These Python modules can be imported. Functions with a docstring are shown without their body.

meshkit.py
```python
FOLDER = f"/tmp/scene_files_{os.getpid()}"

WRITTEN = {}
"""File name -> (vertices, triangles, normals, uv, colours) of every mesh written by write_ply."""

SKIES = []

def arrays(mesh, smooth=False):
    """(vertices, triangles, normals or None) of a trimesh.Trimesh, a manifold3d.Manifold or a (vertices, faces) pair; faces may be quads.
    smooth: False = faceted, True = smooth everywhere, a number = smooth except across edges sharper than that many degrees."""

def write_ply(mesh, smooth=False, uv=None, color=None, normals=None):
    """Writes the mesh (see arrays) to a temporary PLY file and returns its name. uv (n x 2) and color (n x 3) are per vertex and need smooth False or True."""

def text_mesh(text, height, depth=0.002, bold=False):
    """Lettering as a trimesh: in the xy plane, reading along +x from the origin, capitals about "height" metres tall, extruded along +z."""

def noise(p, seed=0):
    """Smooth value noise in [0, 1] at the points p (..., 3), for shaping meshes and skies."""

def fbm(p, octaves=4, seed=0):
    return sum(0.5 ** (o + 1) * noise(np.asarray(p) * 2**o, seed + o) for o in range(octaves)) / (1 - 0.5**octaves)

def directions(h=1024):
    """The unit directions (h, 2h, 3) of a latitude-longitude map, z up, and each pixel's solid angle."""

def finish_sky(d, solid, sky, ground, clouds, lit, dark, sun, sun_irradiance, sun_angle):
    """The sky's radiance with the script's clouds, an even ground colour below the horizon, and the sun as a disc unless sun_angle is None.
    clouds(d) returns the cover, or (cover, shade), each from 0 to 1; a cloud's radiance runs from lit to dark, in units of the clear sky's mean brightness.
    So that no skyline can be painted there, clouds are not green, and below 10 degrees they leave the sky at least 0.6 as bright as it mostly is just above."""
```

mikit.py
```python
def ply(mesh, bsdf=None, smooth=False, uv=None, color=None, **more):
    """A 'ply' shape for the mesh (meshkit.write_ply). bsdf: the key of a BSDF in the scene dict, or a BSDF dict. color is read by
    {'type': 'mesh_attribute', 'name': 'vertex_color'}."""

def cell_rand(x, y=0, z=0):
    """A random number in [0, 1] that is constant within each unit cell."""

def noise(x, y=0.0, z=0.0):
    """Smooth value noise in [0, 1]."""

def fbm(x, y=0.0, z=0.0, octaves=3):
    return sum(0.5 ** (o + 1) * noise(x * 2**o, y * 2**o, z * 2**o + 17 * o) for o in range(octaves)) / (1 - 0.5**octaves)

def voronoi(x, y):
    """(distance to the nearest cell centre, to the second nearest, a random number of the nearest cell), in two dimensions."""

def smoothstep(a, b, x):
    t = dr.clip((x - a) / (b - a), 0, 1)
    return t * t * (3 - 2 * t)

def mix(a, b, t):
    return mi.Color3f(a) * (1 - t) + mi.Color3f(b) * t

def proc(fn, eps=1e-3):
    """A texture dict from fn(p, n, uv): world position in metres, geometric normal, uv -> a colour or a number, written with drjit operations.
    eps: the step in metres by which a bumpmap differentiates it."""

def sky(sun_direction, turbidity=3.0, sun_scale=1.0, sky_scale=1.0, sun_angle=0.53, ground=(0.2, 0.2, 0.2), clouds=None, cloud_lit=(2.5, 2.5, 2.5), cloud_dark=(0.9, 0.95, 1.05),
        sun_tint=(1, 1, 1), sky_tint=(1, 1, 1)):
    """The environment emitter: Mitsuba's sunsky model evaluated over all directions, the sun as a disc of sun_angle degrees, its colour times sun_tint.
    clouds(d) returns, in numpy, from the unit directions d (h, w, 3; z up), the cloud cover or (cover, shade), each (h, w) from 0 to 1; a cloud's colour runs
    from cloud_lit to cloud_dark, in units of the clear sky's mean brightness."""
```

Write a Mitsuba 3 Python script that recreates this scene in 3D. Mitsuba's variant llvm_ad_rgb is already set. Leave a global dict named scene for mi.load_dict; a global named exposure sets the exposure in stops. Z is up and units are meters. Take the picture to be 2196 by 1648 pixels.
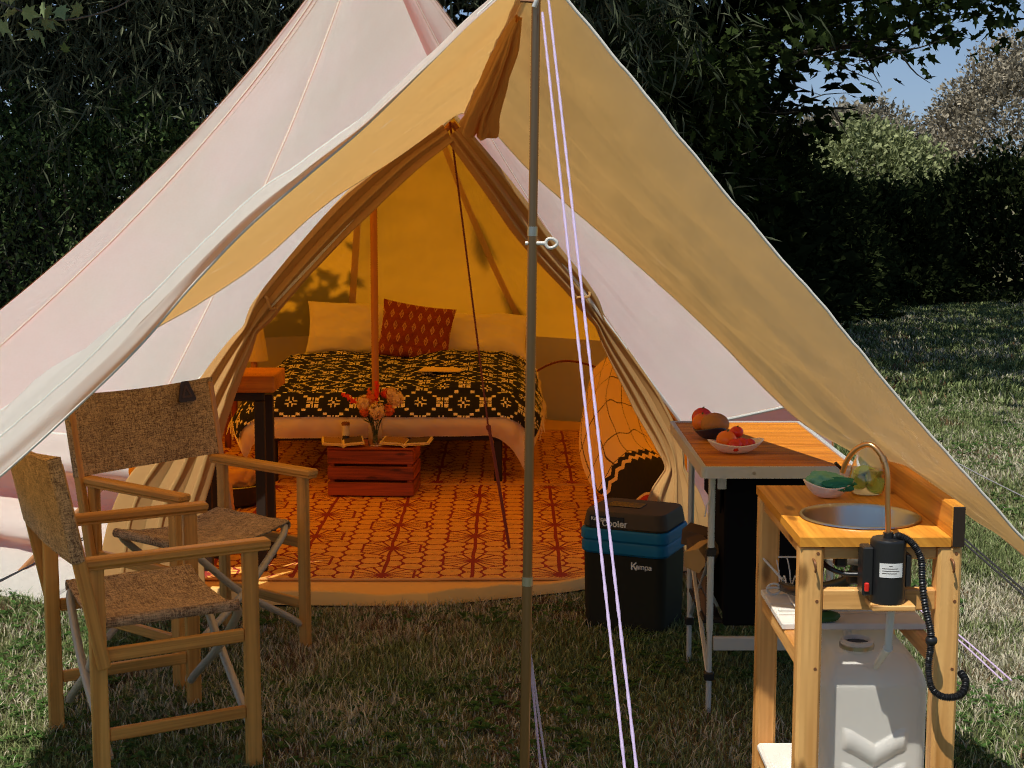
import math, random
import numpy as np, trimesh, mitsuba as mi, drjit as dr
import mikit, meshkit
from mikit import proc, noise, fbm, voronoi, cell_rand, smoothstep, mix
from shapely.geometry import Polygon, Point
from scipy.spatial import ConvexHull

# ------------------------------------------------------------------ camera, sky, exposure
T = mi.ScalarTransform4f
PITCH = math.radians(7.2)
SUN = (-0.28, -0.45, 1.0)
exposure = 1.68
scene, labels = {}, {}
scene['camera'] = {'type': 'perspective', 'fov': 37.88, 'fov_axis': 'x', 'near_clip': 0.05, 'far_clip': 2000.0,
                   'to_world': T().look_at(origin=[0, 0, 1.56], target=[0, math.cos(PITCH), 1.56 - math.sin(PITCH)], up=[0, 0, 1])}
scene['sky'] = mikit.sky(SUN, turbidity=3, sky_scale=0.75, sun_tint=(0.87, 1.0, 1.17))

rng = np.random.default_rng(7)
R3 = lambda a: np.array([[math.cos(a), -math.sin(a), 0], [math.sin(a), math.cos(a), 0], [0, 0, 1.0]])
V = lambda *a: np.array(a, float)
nz = meshkit.noise

# ------------------------------------------------------------------ materials
def rgb(c): return {'type': 'rgb', 'value': [float(x) for x in c]}
def mat(key, color, rough=0.6, metal=0.0, two=True, **more):
    c = color if isinstance(color, dict) else rgb(color)
    b = {'type': 'principled', 'base_color': c, 'roughness': float(rough), 'metallic': float(metal), **more}
    scene['mat_' + key] = {'type': 'twosided', 'b': b} if two else b
def matbump(key, color, rough, fn, scale, eps=1e-3, **more):
    c = color if isinstance(color, dict) else rgb(color)
    scene['mat_' + key] = {'type': 'twosided', 'b': {'type': 'bumpmap', 'bump': proc(fn, eps), 'scale': float(scale),
                                            'b': {'type': 'principled', 'base_color': c, 'roughness': float(rough), **more}}}
VCOL = {'type': 'mesh_attribute', 'name': 'vertex_color'}

def wood_fn(dark, light, sx=1.6, sy=55., knots=0.0):
    def f(p, n, uv):
        u, v = uv.x, uv.y
        w = fbm(u * 1.3, v * 7.0, 3.0, 2)
        g = fbm(u * sx + w * 1.5, v * sy + w * 5.0, 0.0, 3)
        g2 = noise(u * 9.0, v * sy * 5.0, 5.0)
        t = dr.clip(0.15 + 1.0 * (g - 0.2) + 0.28 * (g2 - 0.5) + 0.5 * (w - 0.5), 0, 1)
        c = mix(dark, light, t)
        if knots:
            d1, d2, r = voronoi(u * 5.0, v * 14.0)
            k = (1 - smoothstep(0.06, 0.2, d1)) * dr.select(r < knots, 1.0, 0.0)
            c = mix(c, mi.Color3f(dark) * 0.4, k * 0.8)
        return c
    return proc(f)

mat('bamboo', wood_fn((0.38, 0.15, 0.026), (0.75, 0.38, 0.09)), 0.38)
mat('pine', wood_fn((0.46, 0.18, 0.035), (0.88, 0.51, 0.18), 1.2, 42., 0.25), 0.42)
mat('pine_top', wood_fn((0.44, 0.15, 0.015), (0.84, 0.38, 0.05), 1.4, 40., 0.2), 0.45, specular=0.3)
mat('slatwood', wood_fn((0.38, 0.105, 0.008), (0.74, 0.27, 0.025), 2.0, 50.), 0.45, specular=0.3)
mat('crate_wood', wood_fn((0.10, 0.018, 0.006), (0.52, 0.10, 0.025), 2.2, 40., 0.3), 0.4)
mat('greywood', wood_fn((0.30, 0.25, 0.19), (0.60, 0.54, 0.45), 1.6, 45.), 0.6)

def stain_fn(p, n, uv):
    a = fbm(p.x * 1.6, p.y * 1.6, p.z * 1.6, 3)
    b = fbm(p.x * 7.0, p.y * 7.0, p.z * 2.0, 3)
    c = noise(p.x * 160., p.y * 160., p.z * 160.)
    k = 0.93 + 0.10 * (a - 0.3) + 0.06 * (b - 0.5) + 0.05 * (c - 0.5)
    return mix((0.735, 0.80, 0.71), (0.765, 0.785, 0.72), smoothstep(0.42, 0.6, a)) * k
STAIN = proc(stain_fn)
def canvas(key, refl, trans, w):
    refl = refl if isinstance(refl, dict) else rgb(refl)
    scene['mat_' + key] = {'type': 'blendbsdf', 'weight': w,
                  'a': {'type': 'twosided', 'b': {'type': 'diffuse', 'reflectance': refl}},
                  'b': {'type': 'principledthin', 'base_color': rgb(trans), 'roughness': 0.9, 'diff_trans': 2.0, 'spec_trans': 0.0, 'eta': 1.05}}
canvas('canvas', STAIN, (1.0, 0.34, 0.008), 0.51)
canvas('canvas_wall', (0.75, 0.715, 0.63), (0.95, 0.34, 0.07), 0.36)
canvas('canvas_awning', (0.775, 0.745, 0.665), (1.0, 0.545, 0.165), 0.42)
canvas('canvas_seam', (0.70, 0.60, 0.48), (0.90, 0.40, 0.09), 0.18)
canvas('curtain', (0.58, 0.36, 0.14), (0.9, 0.42, 0.08), 0.30)
mat('hem', (0.72, 0.67, 0.58), 0.85)
mat('groundsheet', (0.74, 0.43, 0.12), 0.55)
mat('steel', (0.55, 0.53, 0.47), 0.28, 1.0)
mat('pole_steel', (0.33, 0.20, 0.11), 0.30, 1.0)
mat('alu', (0.62, 0.61, 0.56), 0.42, 0.35)
mat('alu_dull', (0.50, 0.485, 0.43), 0.55, 0.2)
mat('chair_tube', (0.50, 0.42, 0.31), 0.42, 0.15)
mat('copper', (0.80, 0.40, 0.16), 0.28, 1.0)
mat('blackplastic', (0.014, 0.014, 0.015), 0.35)
mat('blackfabric', (0.006, 0.006, 0.007), 0.95, specular=0.1)
mat('darkmetal', (0.028, 0.018, 0.012), 0.55, specular=0.3)
mat('whitepaint', (0.72, 0.68, 0.62), 0.55)
mat('whiteprint', (0.70, 0.69, 0.66), 0.6)
mat('whitewire', (0.66, 0.63, 0.57), 0.4)
mat('cooler_body', (0.020, 0.018, 0.010), 0.65, specular=0.2)
mat('cooler_lid', (0.075, 0.050, 0.028), 0.6, specular=0.25)
mat('cooler_blue', (0.004, 0.14, 0.28), 0.5, specular=0.3)
mat('purple_rope', (0.58, 0.45, 0.66), 0.85)
mat('dark_rope', (0.03, 0.028, 0.03), 0.9)
mat('cord_red', (0.22, 0.05, 0.03), 0.9)
mat('linen', (0.88, 0.80, 0.62), 0.9)
mat('linen_orange', (0.62, 0.33, 0.10), 0.9)
mat('lampshade', (0.78, 0.62, 0.36), 0.9)
mat('ceramic', (0.78, 0.72, 0.64), 0.25)
mat('dark_band', (0.015, 0.02, 0.05), 0.3)
mat('candle_wax', (0.70, 0.64, 0.50), 0.5)
mat('book_pages', (0.74, 0.62, 0.46), 0.9)
mat('book_dark', (0.05, 0.025, 0.02), 0.5)
mat('book_tan', (0.30, 0.16, 0.06), 0.5)
mat('paper', (0.74, 0.58, 0.32), 0.9)
mat('leather', (0.022, 0.010, 0.010), 0.5)
mat('leather_mark', (0.06, 0.03, 0.028), 0.6)
mat('fruit_red', (0.62, 0.03, 0.012), 0.28)
mat('fruit_orange', (0.78, 0.17, 0.012), 0.35)
mat('fruit_melon', (0.42, 0.16, 0.03), 0.5)
mat('stem_green', (0.05, 0.10, 0.02), 0.6)
mat('green_cloth', (0.012, 0.17, 0.11), 0.85)
mat('mint_cloth', (0.16, 0.42, 0.27), 0.8)
mat('lime', (0.42, 0.60, 0.10), 0.4)
mat('red_switch', (0.65, 0.02, 0.01), 0.4)
mat('rust', (0.25, 0.10, 0.04), 0.5, 0.4)
mat('green_thing', (0.02, 0.09, 0.02), 0.6)
mat('log', (0.10, 0.055, 0.03), 0.9)
mat('log_cut', (0.48, 0.28, 0.10), 0.9)
mat('bark', (0.07, 0.055, 0.04), 0.95)
mat('twig', (0.10, 0.085, 0.065), 0.9)
mat('petal_cream', (0.78, 0.60, 0.32), 0.8)
mat('petal_red', (0.70, 0.035, 0.01), 0.6)
mat('petal_orange', (0.72, 0.16, 0.03), 0.6)
mat('leaf_vase', (0.018, 0.045, 0.022), 0.5)
mat('shade_wood', (0.46, 0.20, 0.07), 0.4)
mat('guy_grey', (0.30, 0.28, 0.30), 0.9)
scene['mat_glass'] = {'type': 'dielectric', 'int_ior': 1.5}
scene['mat_thin_glass'] = {'type': 'thindielectric', 'int_ior': 1.5}
scene['mat_water'] = {'type': 'dielectric', 'int_ior': 1.33}
scene['mat_jug_plastic'] = {'type': 'blendbsdf', 'weight': 0.38,
    'a': {'type': 'twosided', 'b': {'type': 'principled', 'base_color': rgb((0.86, 0.83, 0.76)), 'roughness': 0.35}},
    'b': {'type': 'principledthin', 'base_color': rgb((0.85, 0.83, 0.78)), 'roughness': 0.6, 'diff_trans': 2.0, 'eta': 1.3}}

def leafmat(key, rough=0.45, trans=0.35, eta=1.4):
    scene['mat_' + key] = {'type': 'principledthin', 'base_color': VCOL, 'roughness': rough, 'diff_trans': trans, 'spec_trans': 0.0, 'eta': eta}
leafmat('leaf', 0.5, 0.35)
leafmat('leaf_gloss', 0.22, 0.25)
leafmat('grassblade', 0.36, 0.5, 1.5)

def ground_fn(p, n, uv):
    a = fbm(p.x * 1.7, p.y * 1.7, 0, 3)
    b = fbm(p.x * 38., p.y * 38., 1.0, 3)
    c = mix((0.035, 0.040, 0.014), (0.16, 0.15, 0.065), dr.clip(0.2 + 1.1 * (b - 0.3), 0, 1))
    return mix(c, (0.13, 0.09, 0.045), smoothstep(0.58, 0.75, a) * 0.6)
mat('soil', proc(ground_fn), 0.95)

def burlap_fn(p, n, uv):
    u, v = uv.x, uv.y
    a = noise(u * 520., v * 70., 1.0) * 0.5 + noise(u * 70., v * 520., 2.0) * 0.5
    b = noise(u * 460., v * 460., 4.0)
    m = fbm(u * 14., v * 5., 7.0, 3)
    t = dr.clip(0.46 + 1.25 * (a - 0.5) + 0.8 * (b - 0.5) + 0.30 * (m - 0.5), 0, 1)
    return mix((0.115, 0.062, 0.030), (0.60, 0.41, 0.235), t)
mat('burlap', proc(burlap_fn), 0.95)

def _cells(x, y, px, py):
    """nearest node of a lattice with every second column shifted by half a step: local coordinates"""
    col = dr.floor(x / px + 0.5)
    odd = col - 2 * dr.floor(col * 0.5)
    yy = y / py - odd * 0.5
    return x - col * px, (yy - dr.floor(yy + 0.5)) * py

def rug_fn(p, n, uv):
    jx = 0.010 * (noise(uv.x * 9., uv.y * 9., 1.0) - 0.5)
    jy = 0.010 * (noise(uv.x * 9., uv.y * 9., 5.0) - 0.5)
    x, y = uv.x + jx, uv.y + jy
    lx, ly = _cells(x, y, 0.365, 0.46)
    ax, ay = dr.abs(lx), dr.abs(ly)
    thick = ax < 0.008
    # big hexagon round each star
    hexd = dr.maximum(ax, ax * 0.5 + ay * 0.866)
    inside = hexd < 0.128
    ring = dr.abs(hexd - 0.128) < 0.0055
    ang = dr.atan2(ly, lx) / (math.pi / 8)
    d = dr.abs(dr.sin((ang - dr.floor(ang + 0.5)) * (math.pi / 8))) * dr.sqrt(lx * lx + ly * ly)
    spoke = inside & (d < 0.0052)
    # honeycomb between the stars
    hx, hy = _cells(x, y, 0.0866, 0.100)
    bx_, by_ = dr.abs(hx), dr.abs(hy)
    comb = dr.maximum(by_, by_ * 0.5 + bx_ * 0.866) > 0.0500 - 0.0048
    on = thick | ring | dr.select(inside, spoke, comb)
    wear = 0.85 + 0.3 * (fbm(uv.x * 60., uv.y * 60., 2.0, 2) - 0.5)
    return dr.select(on, mi.Color3f(0.27, 0.024, 0.014), mi.Color3f(0.74, 0.37, 0.07)) * wear


mat('rug', proc(rug_fn), 0.9)

def _weave():
    g = np.zeros((32, 32), bool)
    def dot(x, y, w, h):
        for a in range(w):
            for b in range(h): g[(y + b) % 32, (x + a) % 32] = True
    for cx, cy in ((0, 0), (16, 16)):            # eight-armed stars
        for s in (-1, 1):
            for t in (-1, 1):
                dot(cx + (1 if s > 0 else -2), cy + (2 if t > 0 else -4), 1, 3)
                dot(cx + (2 if s > 0 else -4), cy + (1 if t > 0 else -2), 3, 1)
                dot(cx + (0 if s > 0 else -1), cy + (0 if t > 0 else -1), 1, 1)
        for sx in (-1, 1):                       # chains of small blocks round them
            for sy in (-1, 1):
                for dx, dy in ((10, 6), (6, 10)):
                    dot(cx + sx * dx - 1, cy + sy * dy - 1, 3, 2)
    for cx, cy in ((16, 0), (0, 16)):            # nine-patches
        for sx in (-1, 1):
            for sy in (-1, 1):
                dot(cx + (2 if sx > 0 else -4), cy + (2 if sy > 0 else -4), 3, 3)
                dot(cx + (0 if sx > 0 else -1), cy + (0 if sy > 0 else -1), 1, 1)
        for s in (-1, 1):
            dot(cx + (2 if s > 0 else -4), cy, 3, 1); dot(cx, cy + (2 if s > 0 else -4), 1, 3)
    return g
WEAVE = mi.Float(_weave().astype(np.float32).ravel())
def blanket_fn(p, n, uv):
    C = 0.232 / 32
    ix, iy = dr.floor(uv.x / C), dr.floor(uv.y / C)
    ix, iy = ix - 32 * dr.floor(ix / 32), iy - 32 * dr.floor(iy / 32)
    k = dr.gather(mi.Float, WEAVE, mi.UInt32(iy * 32 + ix))
    fuzz = 0.8 + 0.4 * noise(uv.x * 300., uv.y * 300.)
    return mix((0.009, 0.009, 0.014), (0.86, 0.78, 0.72), k) * fuzz
mat('tapestry', proc(blanket_fn), 0.95)

def pillow_fn(p, n, uv):
    cx, cy = 0.058, 0.075
    r = dr.floor(uv.y / cy)
    sh = (r - 2 * dr.floor(r * 0.5)) * 0.5
    gx, gy = uv.x / cx + sh, uv.y / cy
    fx, fy = dr.abs(gx - dr.floor(gx) - 0.5), dr.abs(gy - dr.floor(gy) - 0.5)
    d = fx / 0.24 + fy / 0.42
    on = (d < 1.0) & ((d > 0.62) | (fx > 0.03) & (d < 0.45))
    tone = 0.8 + 0.4 * noise(uv.x * 220., uv.y * 220.)
    return dr.select(on, mi.Color3f(0.60, 0.33, 0.20), mi.Color3f(0.27, 0.045, 0.020)) * tone
mat('pillow_print', proc(pillow_fn), 0.9)

def aztec_fn(p, n, uv):
    u, v = uv.x, uv.y
    gx, gy = u / 0.105, v / 0.13
    j = 0.25 * (noise(u * 14., v * 14.) - 0.5)
    line = (dr.abs(gx + j - dr.floor(gx + j + 0.5)) < 0.022) | (dr.abs(gy + j - dr.floor(gy + j + 0.5)) < 0.02)
    tri = dr.abs(u / 0.05 - dr.floor(u / 0.05) - 0.5) * 0.05
    vv = v + tri
    black = (vv > 0.67) & (vv < 0.705) | (vv > 0.735) & (v < 0.92)
    red = (v > 0.935) & (v < 0.975) | (v > 0.99) & (v < 1.005)
    c = dr.select(line & (v < 0.66), mi.Color3f(0.10, 0.05, 0.03), mi.Color3f(0.74, 0.50, 0.25))
    c = dr.select(black, mi.Color3f(0.012, 0.008, 0.010), c)
    return dr.select(red, mi.Color3f(0.42, 0.03, 0.02), c)
mat('aztec', proc(aztec_fn), 0.95)

# ------------------------------------------------------------------ mesh helpers
def cat(ms):
    vs, fs, us, at = [], [], [], 0
    for m in ms:
        vs.append(m[0]); fs.append(np.asarray(m[1]) + at); at += len(m[0])
        us.append(m[2] if len(m) > 2 and m[2] is not None else None)
    uv = np.vstack(us) if all(u is not None for u in us) else None
    return np.vstack(vs), np.vstack(fs), uv
def tf(m, M=None, t=(0, 0, 0)):
    v = np.asarray(m[0], float)
    if M is not None: v = v @ np.asarray(M).T
    return (v + np.asarray(t, float), m[1], m[2] if len(m) > 2 else None)
def rot(axis, deg):
    return trimesh.transformations.rotation_matrix(math.radians(deg), axis)[:3, :3]
SEED = [0]
HULLS = {}
def cbox(sx, sy, sz, c=0.003):
    """chamfered box round the origin with a uv that runs along its longest side"""
    k = (round(sx, 5), round(sy, 5), round(sz, 5), c)
    h = np.array([sx, sy, sz]) / 2
    if c <= 0:
        pts = np.array([[x, y, z] for x in (-1, 1) for y in (-1, 1) for z in (-1, 1)]) * h
    else:
        c = min(c, 0.45 * min(sx, sy, sz))
        pts = np.array([np.where(np.arange(3) == a, s * h, s * (h - c)) for s in [np.array([x, y, z]) for x in (-1, 1) for y in (-1, 1) for z in (-1, 1)] for a in range(3)])
    if k not in HULLS:
        q = ConvexHull(pts)
        f = q.simplices.copy()
        n = np.cross(pts[f[:, 1]] - pts[f[:, 0]], pts[f[:, 2]] - pts[f[:, 0]])
        flip = (n * q.equations[:, :3]).sum(1) < 0
        f[flip] = f[flip][:, ::-1]
        HULLS[k] = f
    a = int(np.argmax([sx, sy, sz])); b, d = [i for i in range(3) if i != a]
    SEED[0] += 1
    uv = np.stack([pts[:, a] + SEED[0] * 1.37, pts[:, b] + 1.31 * pts[:, d] + SEED[0] * 0.73], 1)
    return pts, HULLS[k], uv
def bx(x0, x1, y0, y1, z0, z1, c=0.003):
    return tf(cbox(x1 - x0, y1 - y0, z1 - z0, c), None, ((x0 + x1) / 2, (y0 + y1) / 2, (z0 + z1) / 2))
def bar(p, q, w, h, up=(0, 0, 1), c=0.003):
    """box of section w (sideways) x h (along up) from p to q"""
    p, q = np.asarray(p, float), np.asarray(q, float)
    L = np.linalg.norm(q - p); x = (q - p) / L
    y = np.cross(up, x); y /= np.linalg.norm(y); z = np.cross(x, y)
    return tf(cbox(L, w, h, c), np.stack([x, y, z], 1), (p + q) / 2)
def tube(pts, r, sides=8, caps=True, closed=False):
    p = np.asarray(pts, float); n = len(p)
    r = np.broadcast_to(np.asarray(r, float), (n,))
    t = np.gradient(p, axis=0) if not closed else np.roll(p, -1, 0) - np.roll(p, 1, 0)
    t /= np.linalg.norm(t, axis=1, keepdims=True) + 1e-12
    a = np.cross(t[0], [0, 0, 1.0] if abs(t[0][2]) < 0.9 else [1.0, 0, 0]); a /= np.linalg.norm(a)
    A = []
    for i in range(n):
        a = a - t[i] * (a @ t[i]); a /= np.linalg.norm(a); A.append(a)
    A = np.array(A); B = np.cross(t, A)
    g = np.arange(sides) * 2 * math.pi / sides
    v = p[:, None] + r[:, None, None] * (np.cos(g)[None, :, None] * A[:, None] + np.sin(g)[None, :, None] * B[:, None])
    m = n if closed else n - 1
    i, j = np.meshgrid(np.arange(m), np.arange(sides), indexing='ij'); i2 = (i + 1) % n; j2 = (j + 1) % sides
    q = np.stack([i * sides + j, i * sides + j2, i2 * sides + j2, i2 * sides + j], -1).reshape(-1, 4)
    f = np.vstack([q[:, [0, 2, 1]], q[:, [0, 3, 2]]])
    v = v.reshape(-1, 3)
    if caps and not closed:
        v = np.vstack([v, p[:1], p[-1:]]); k = np.arange(sides); k2 = (k + 1) % sides
        f = np.vstack([f, np.stack([k, k2, k * 0 + n * sides], 1), np.stack([(n - 1) * sides + k2, (n - 1) * sides + k, k * 0 + n * sides + 1], 1)])
    return v, f, None
def curve(pts, n=40):
    """Catmull-Rom through the points"""
    p = np.asarray(pts, float)
    p = np.vstack([2 * p[0] - p[1], p, 2 * p[-1] - p[-2]])
    out = []
    m = len(p) - 3
    for s in np.linspace(0, m - 1e-9, n):
        i = int(s); t = s - i
        a, b, c, d = p[i:i + 4]
        out.append(0.5 * (2 * b + (c - a) * t + (2 * a - 5 * b + 4 * c - d) * t * t + (3 * b - a - 3 * c + d) * t ** 3))
    return np.array(out)
def lathe(profile, n=32, center=(0, 0, 0)):
    pr = np.asarray(profile, float); g = np.arange(n) * 2 * math.pi / n
    v = np.stack([pr[:, None, 0] * np.cos(g), pr[:, None, 0] * np.sin(g), np.repeat(pr[:, 1:2], n, 1)], -1).reshape(-1, 3)
    i, j = np.meshgrid(np.arange(len(pr) - 1), np.arange(n), indexing='ij'); j2 = (j + 1) % n
    q = np.stack([i * n + j, i * n + j2, (i + 1) * n + j2, (i + 1) * n + j], -1).reshape(-1, 4)
    return v + np.asarray(center), np.vstack([q[:, [0, 1, 2]], q[:, [0, 2, 3]]]), None
def grid(P, uv=None):
    """P (n, m, 3) -> mesh"""
    n, m = P.shape[:2]
    i, j = np.meshgrid(np.arange(n - 1), np.arange(m - 1), indexing='ij')
    q = np.stack([i * m + j, (i + 1) * m + j, (i + 1) * m + j + 1, i * m + j + 1], -1).reshape(-1, 4)
    return P.reshape(-1, 3), np.vstack([q[:, [0, 1, 2]], q[:, [0, 2, 3]]]), None if uv is None else uv.reshape(-1, 2)
def sheet(P, th, uv=None):
    """closed thin slab from the grid P"""
    n, m = P.shape[:2]
    du, dv = np.gradient(P, axis=0), np.gradient(P, axis=1)
    N = np.cross(du, dv); N /= np.linalg.norm(N, axis=-1, keepdims=True) + 1e-12
    a, b = grid(P + N * th / 2, uv), grid(P - N * th / 2, uv)
    k = n * m
    e = np.concatenate([np.arange(m), np.arange(1, n) * m + m - 1, (n - 1) * m + np.arange(m - 2, -1, -1), np.arange(n - 2, 0, -1) * m])
    e2 = np.roll(e, -1)
    side = np.vstack([np.stack([e, e2, e2 + k], 1), np.stack([e, e2 + k, e + k], 1)])
    return np.vstack([a[0], b[0]]), np.vstack([a[1], b[1][:, ::-1] + k, side]), None if uv is None else np.vstack([a[2], b[2]])
def blob(rx, ry, rz, sub=2, amp=0.0, freq=4.0, seed=0):
    s = trimesh.creation.icosphere(sub)
    v = np.array(s.vertices)
    if amp: v = v * (1 + amp * (meshkit.fbm(v * freq + 11.3 * seed, 3, seed)[:, None] - 0.5))
    return v * [rx, ry, rz], np.array(s.faces), None

USED = {}
def key_for(base):
    k = USED.get(base, 0); USED[base] = k + 1
    return base if k == 0 else f'{base}_{k:03d}'
def thing(name, label, cat_, group=None, kind=None):
    k = key_for(name)
    d = {'label': label}
    if cat_: d['category'] = cat_
    if group: d['group'] = group
    if kind: d['kind'] = kind
    labels[k] = d
    return k
def put(parent, name, mesh, bsdf, smooth=False, label=None, kind=None, color=None, M=None, t=(0, 0, 0)):
    """adds a part (or, with parent None, sets the mesh of the thing `name`)"""
    k = key_for(f'{parent}__{name}') if parent else name
    if M is not None or np.any(np.asarray(t)): mesh = tf(mesh, M, t)
    uv = mesh[2] if len(mesh) > 2 else None
    if uv is not None and smooth not in (False, True): smooth = True
    scene[k] = mikit.ply((mesh[0], mesh[1]), 'mat_' + bsdf, smooth, uv, color)
    if label or kind:
        labels[k] = {}
        if label: labels[k]['label'] = label
        if kind: labels[k]['kind'] = kind
    return k

# pixel-free constants of the place: tent axes (A towards the door, L to the tent's right seen from the door)
TC = V(-0.73, 7.98); TA = V(0.166, -0.986); TP = V(0.986, 0.166)
def tw(A, L, z): 
    q = TC + TA * A + TP * L
    return V(q[0], q[1], z)
APEX = V(-0.22, 5.72, 1.865)

# ------------------------------------------------------------------ the ground and the lawn
gx = np.unique(np.concatenate([np.linspace(-3, 4, 71), np.linspace(-60, 60, 61), [-900, -300, 300, 900]]))
gy = np.unique(np.concatenate([np.linspace(-4, 9, 91), np.linspace(9, 60, 60), [-900, -200, -50, -15, 150, 400, 1500]]))
X, Y = np.meshgrid(gx, gy, indexing='ij')
def ground_z(x, y):
    d = np.hypot(x - TC[0], y - TC[1])
    flat = np.clip((d - 3.0) / 6.0, 0, 1)
    return 0.10 * flat * (nz(np.stack([x * 0.35, y * 0.35, x * 0], -1), 3) - 0.5)
P = np.stack([X, Y, ground_z(X, Y) - 0.004], -1)
put(None, 'lawn', grid(P), 'soil', True)
labels['lawn'] = {'label': 'mown lawn that the tent and the furniture stand on', 'kind': 'structure'}
labels['sky'] = {'label': 'clear blue sky seen through gaps in the tree', 'kind': 'structure'}

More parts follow.
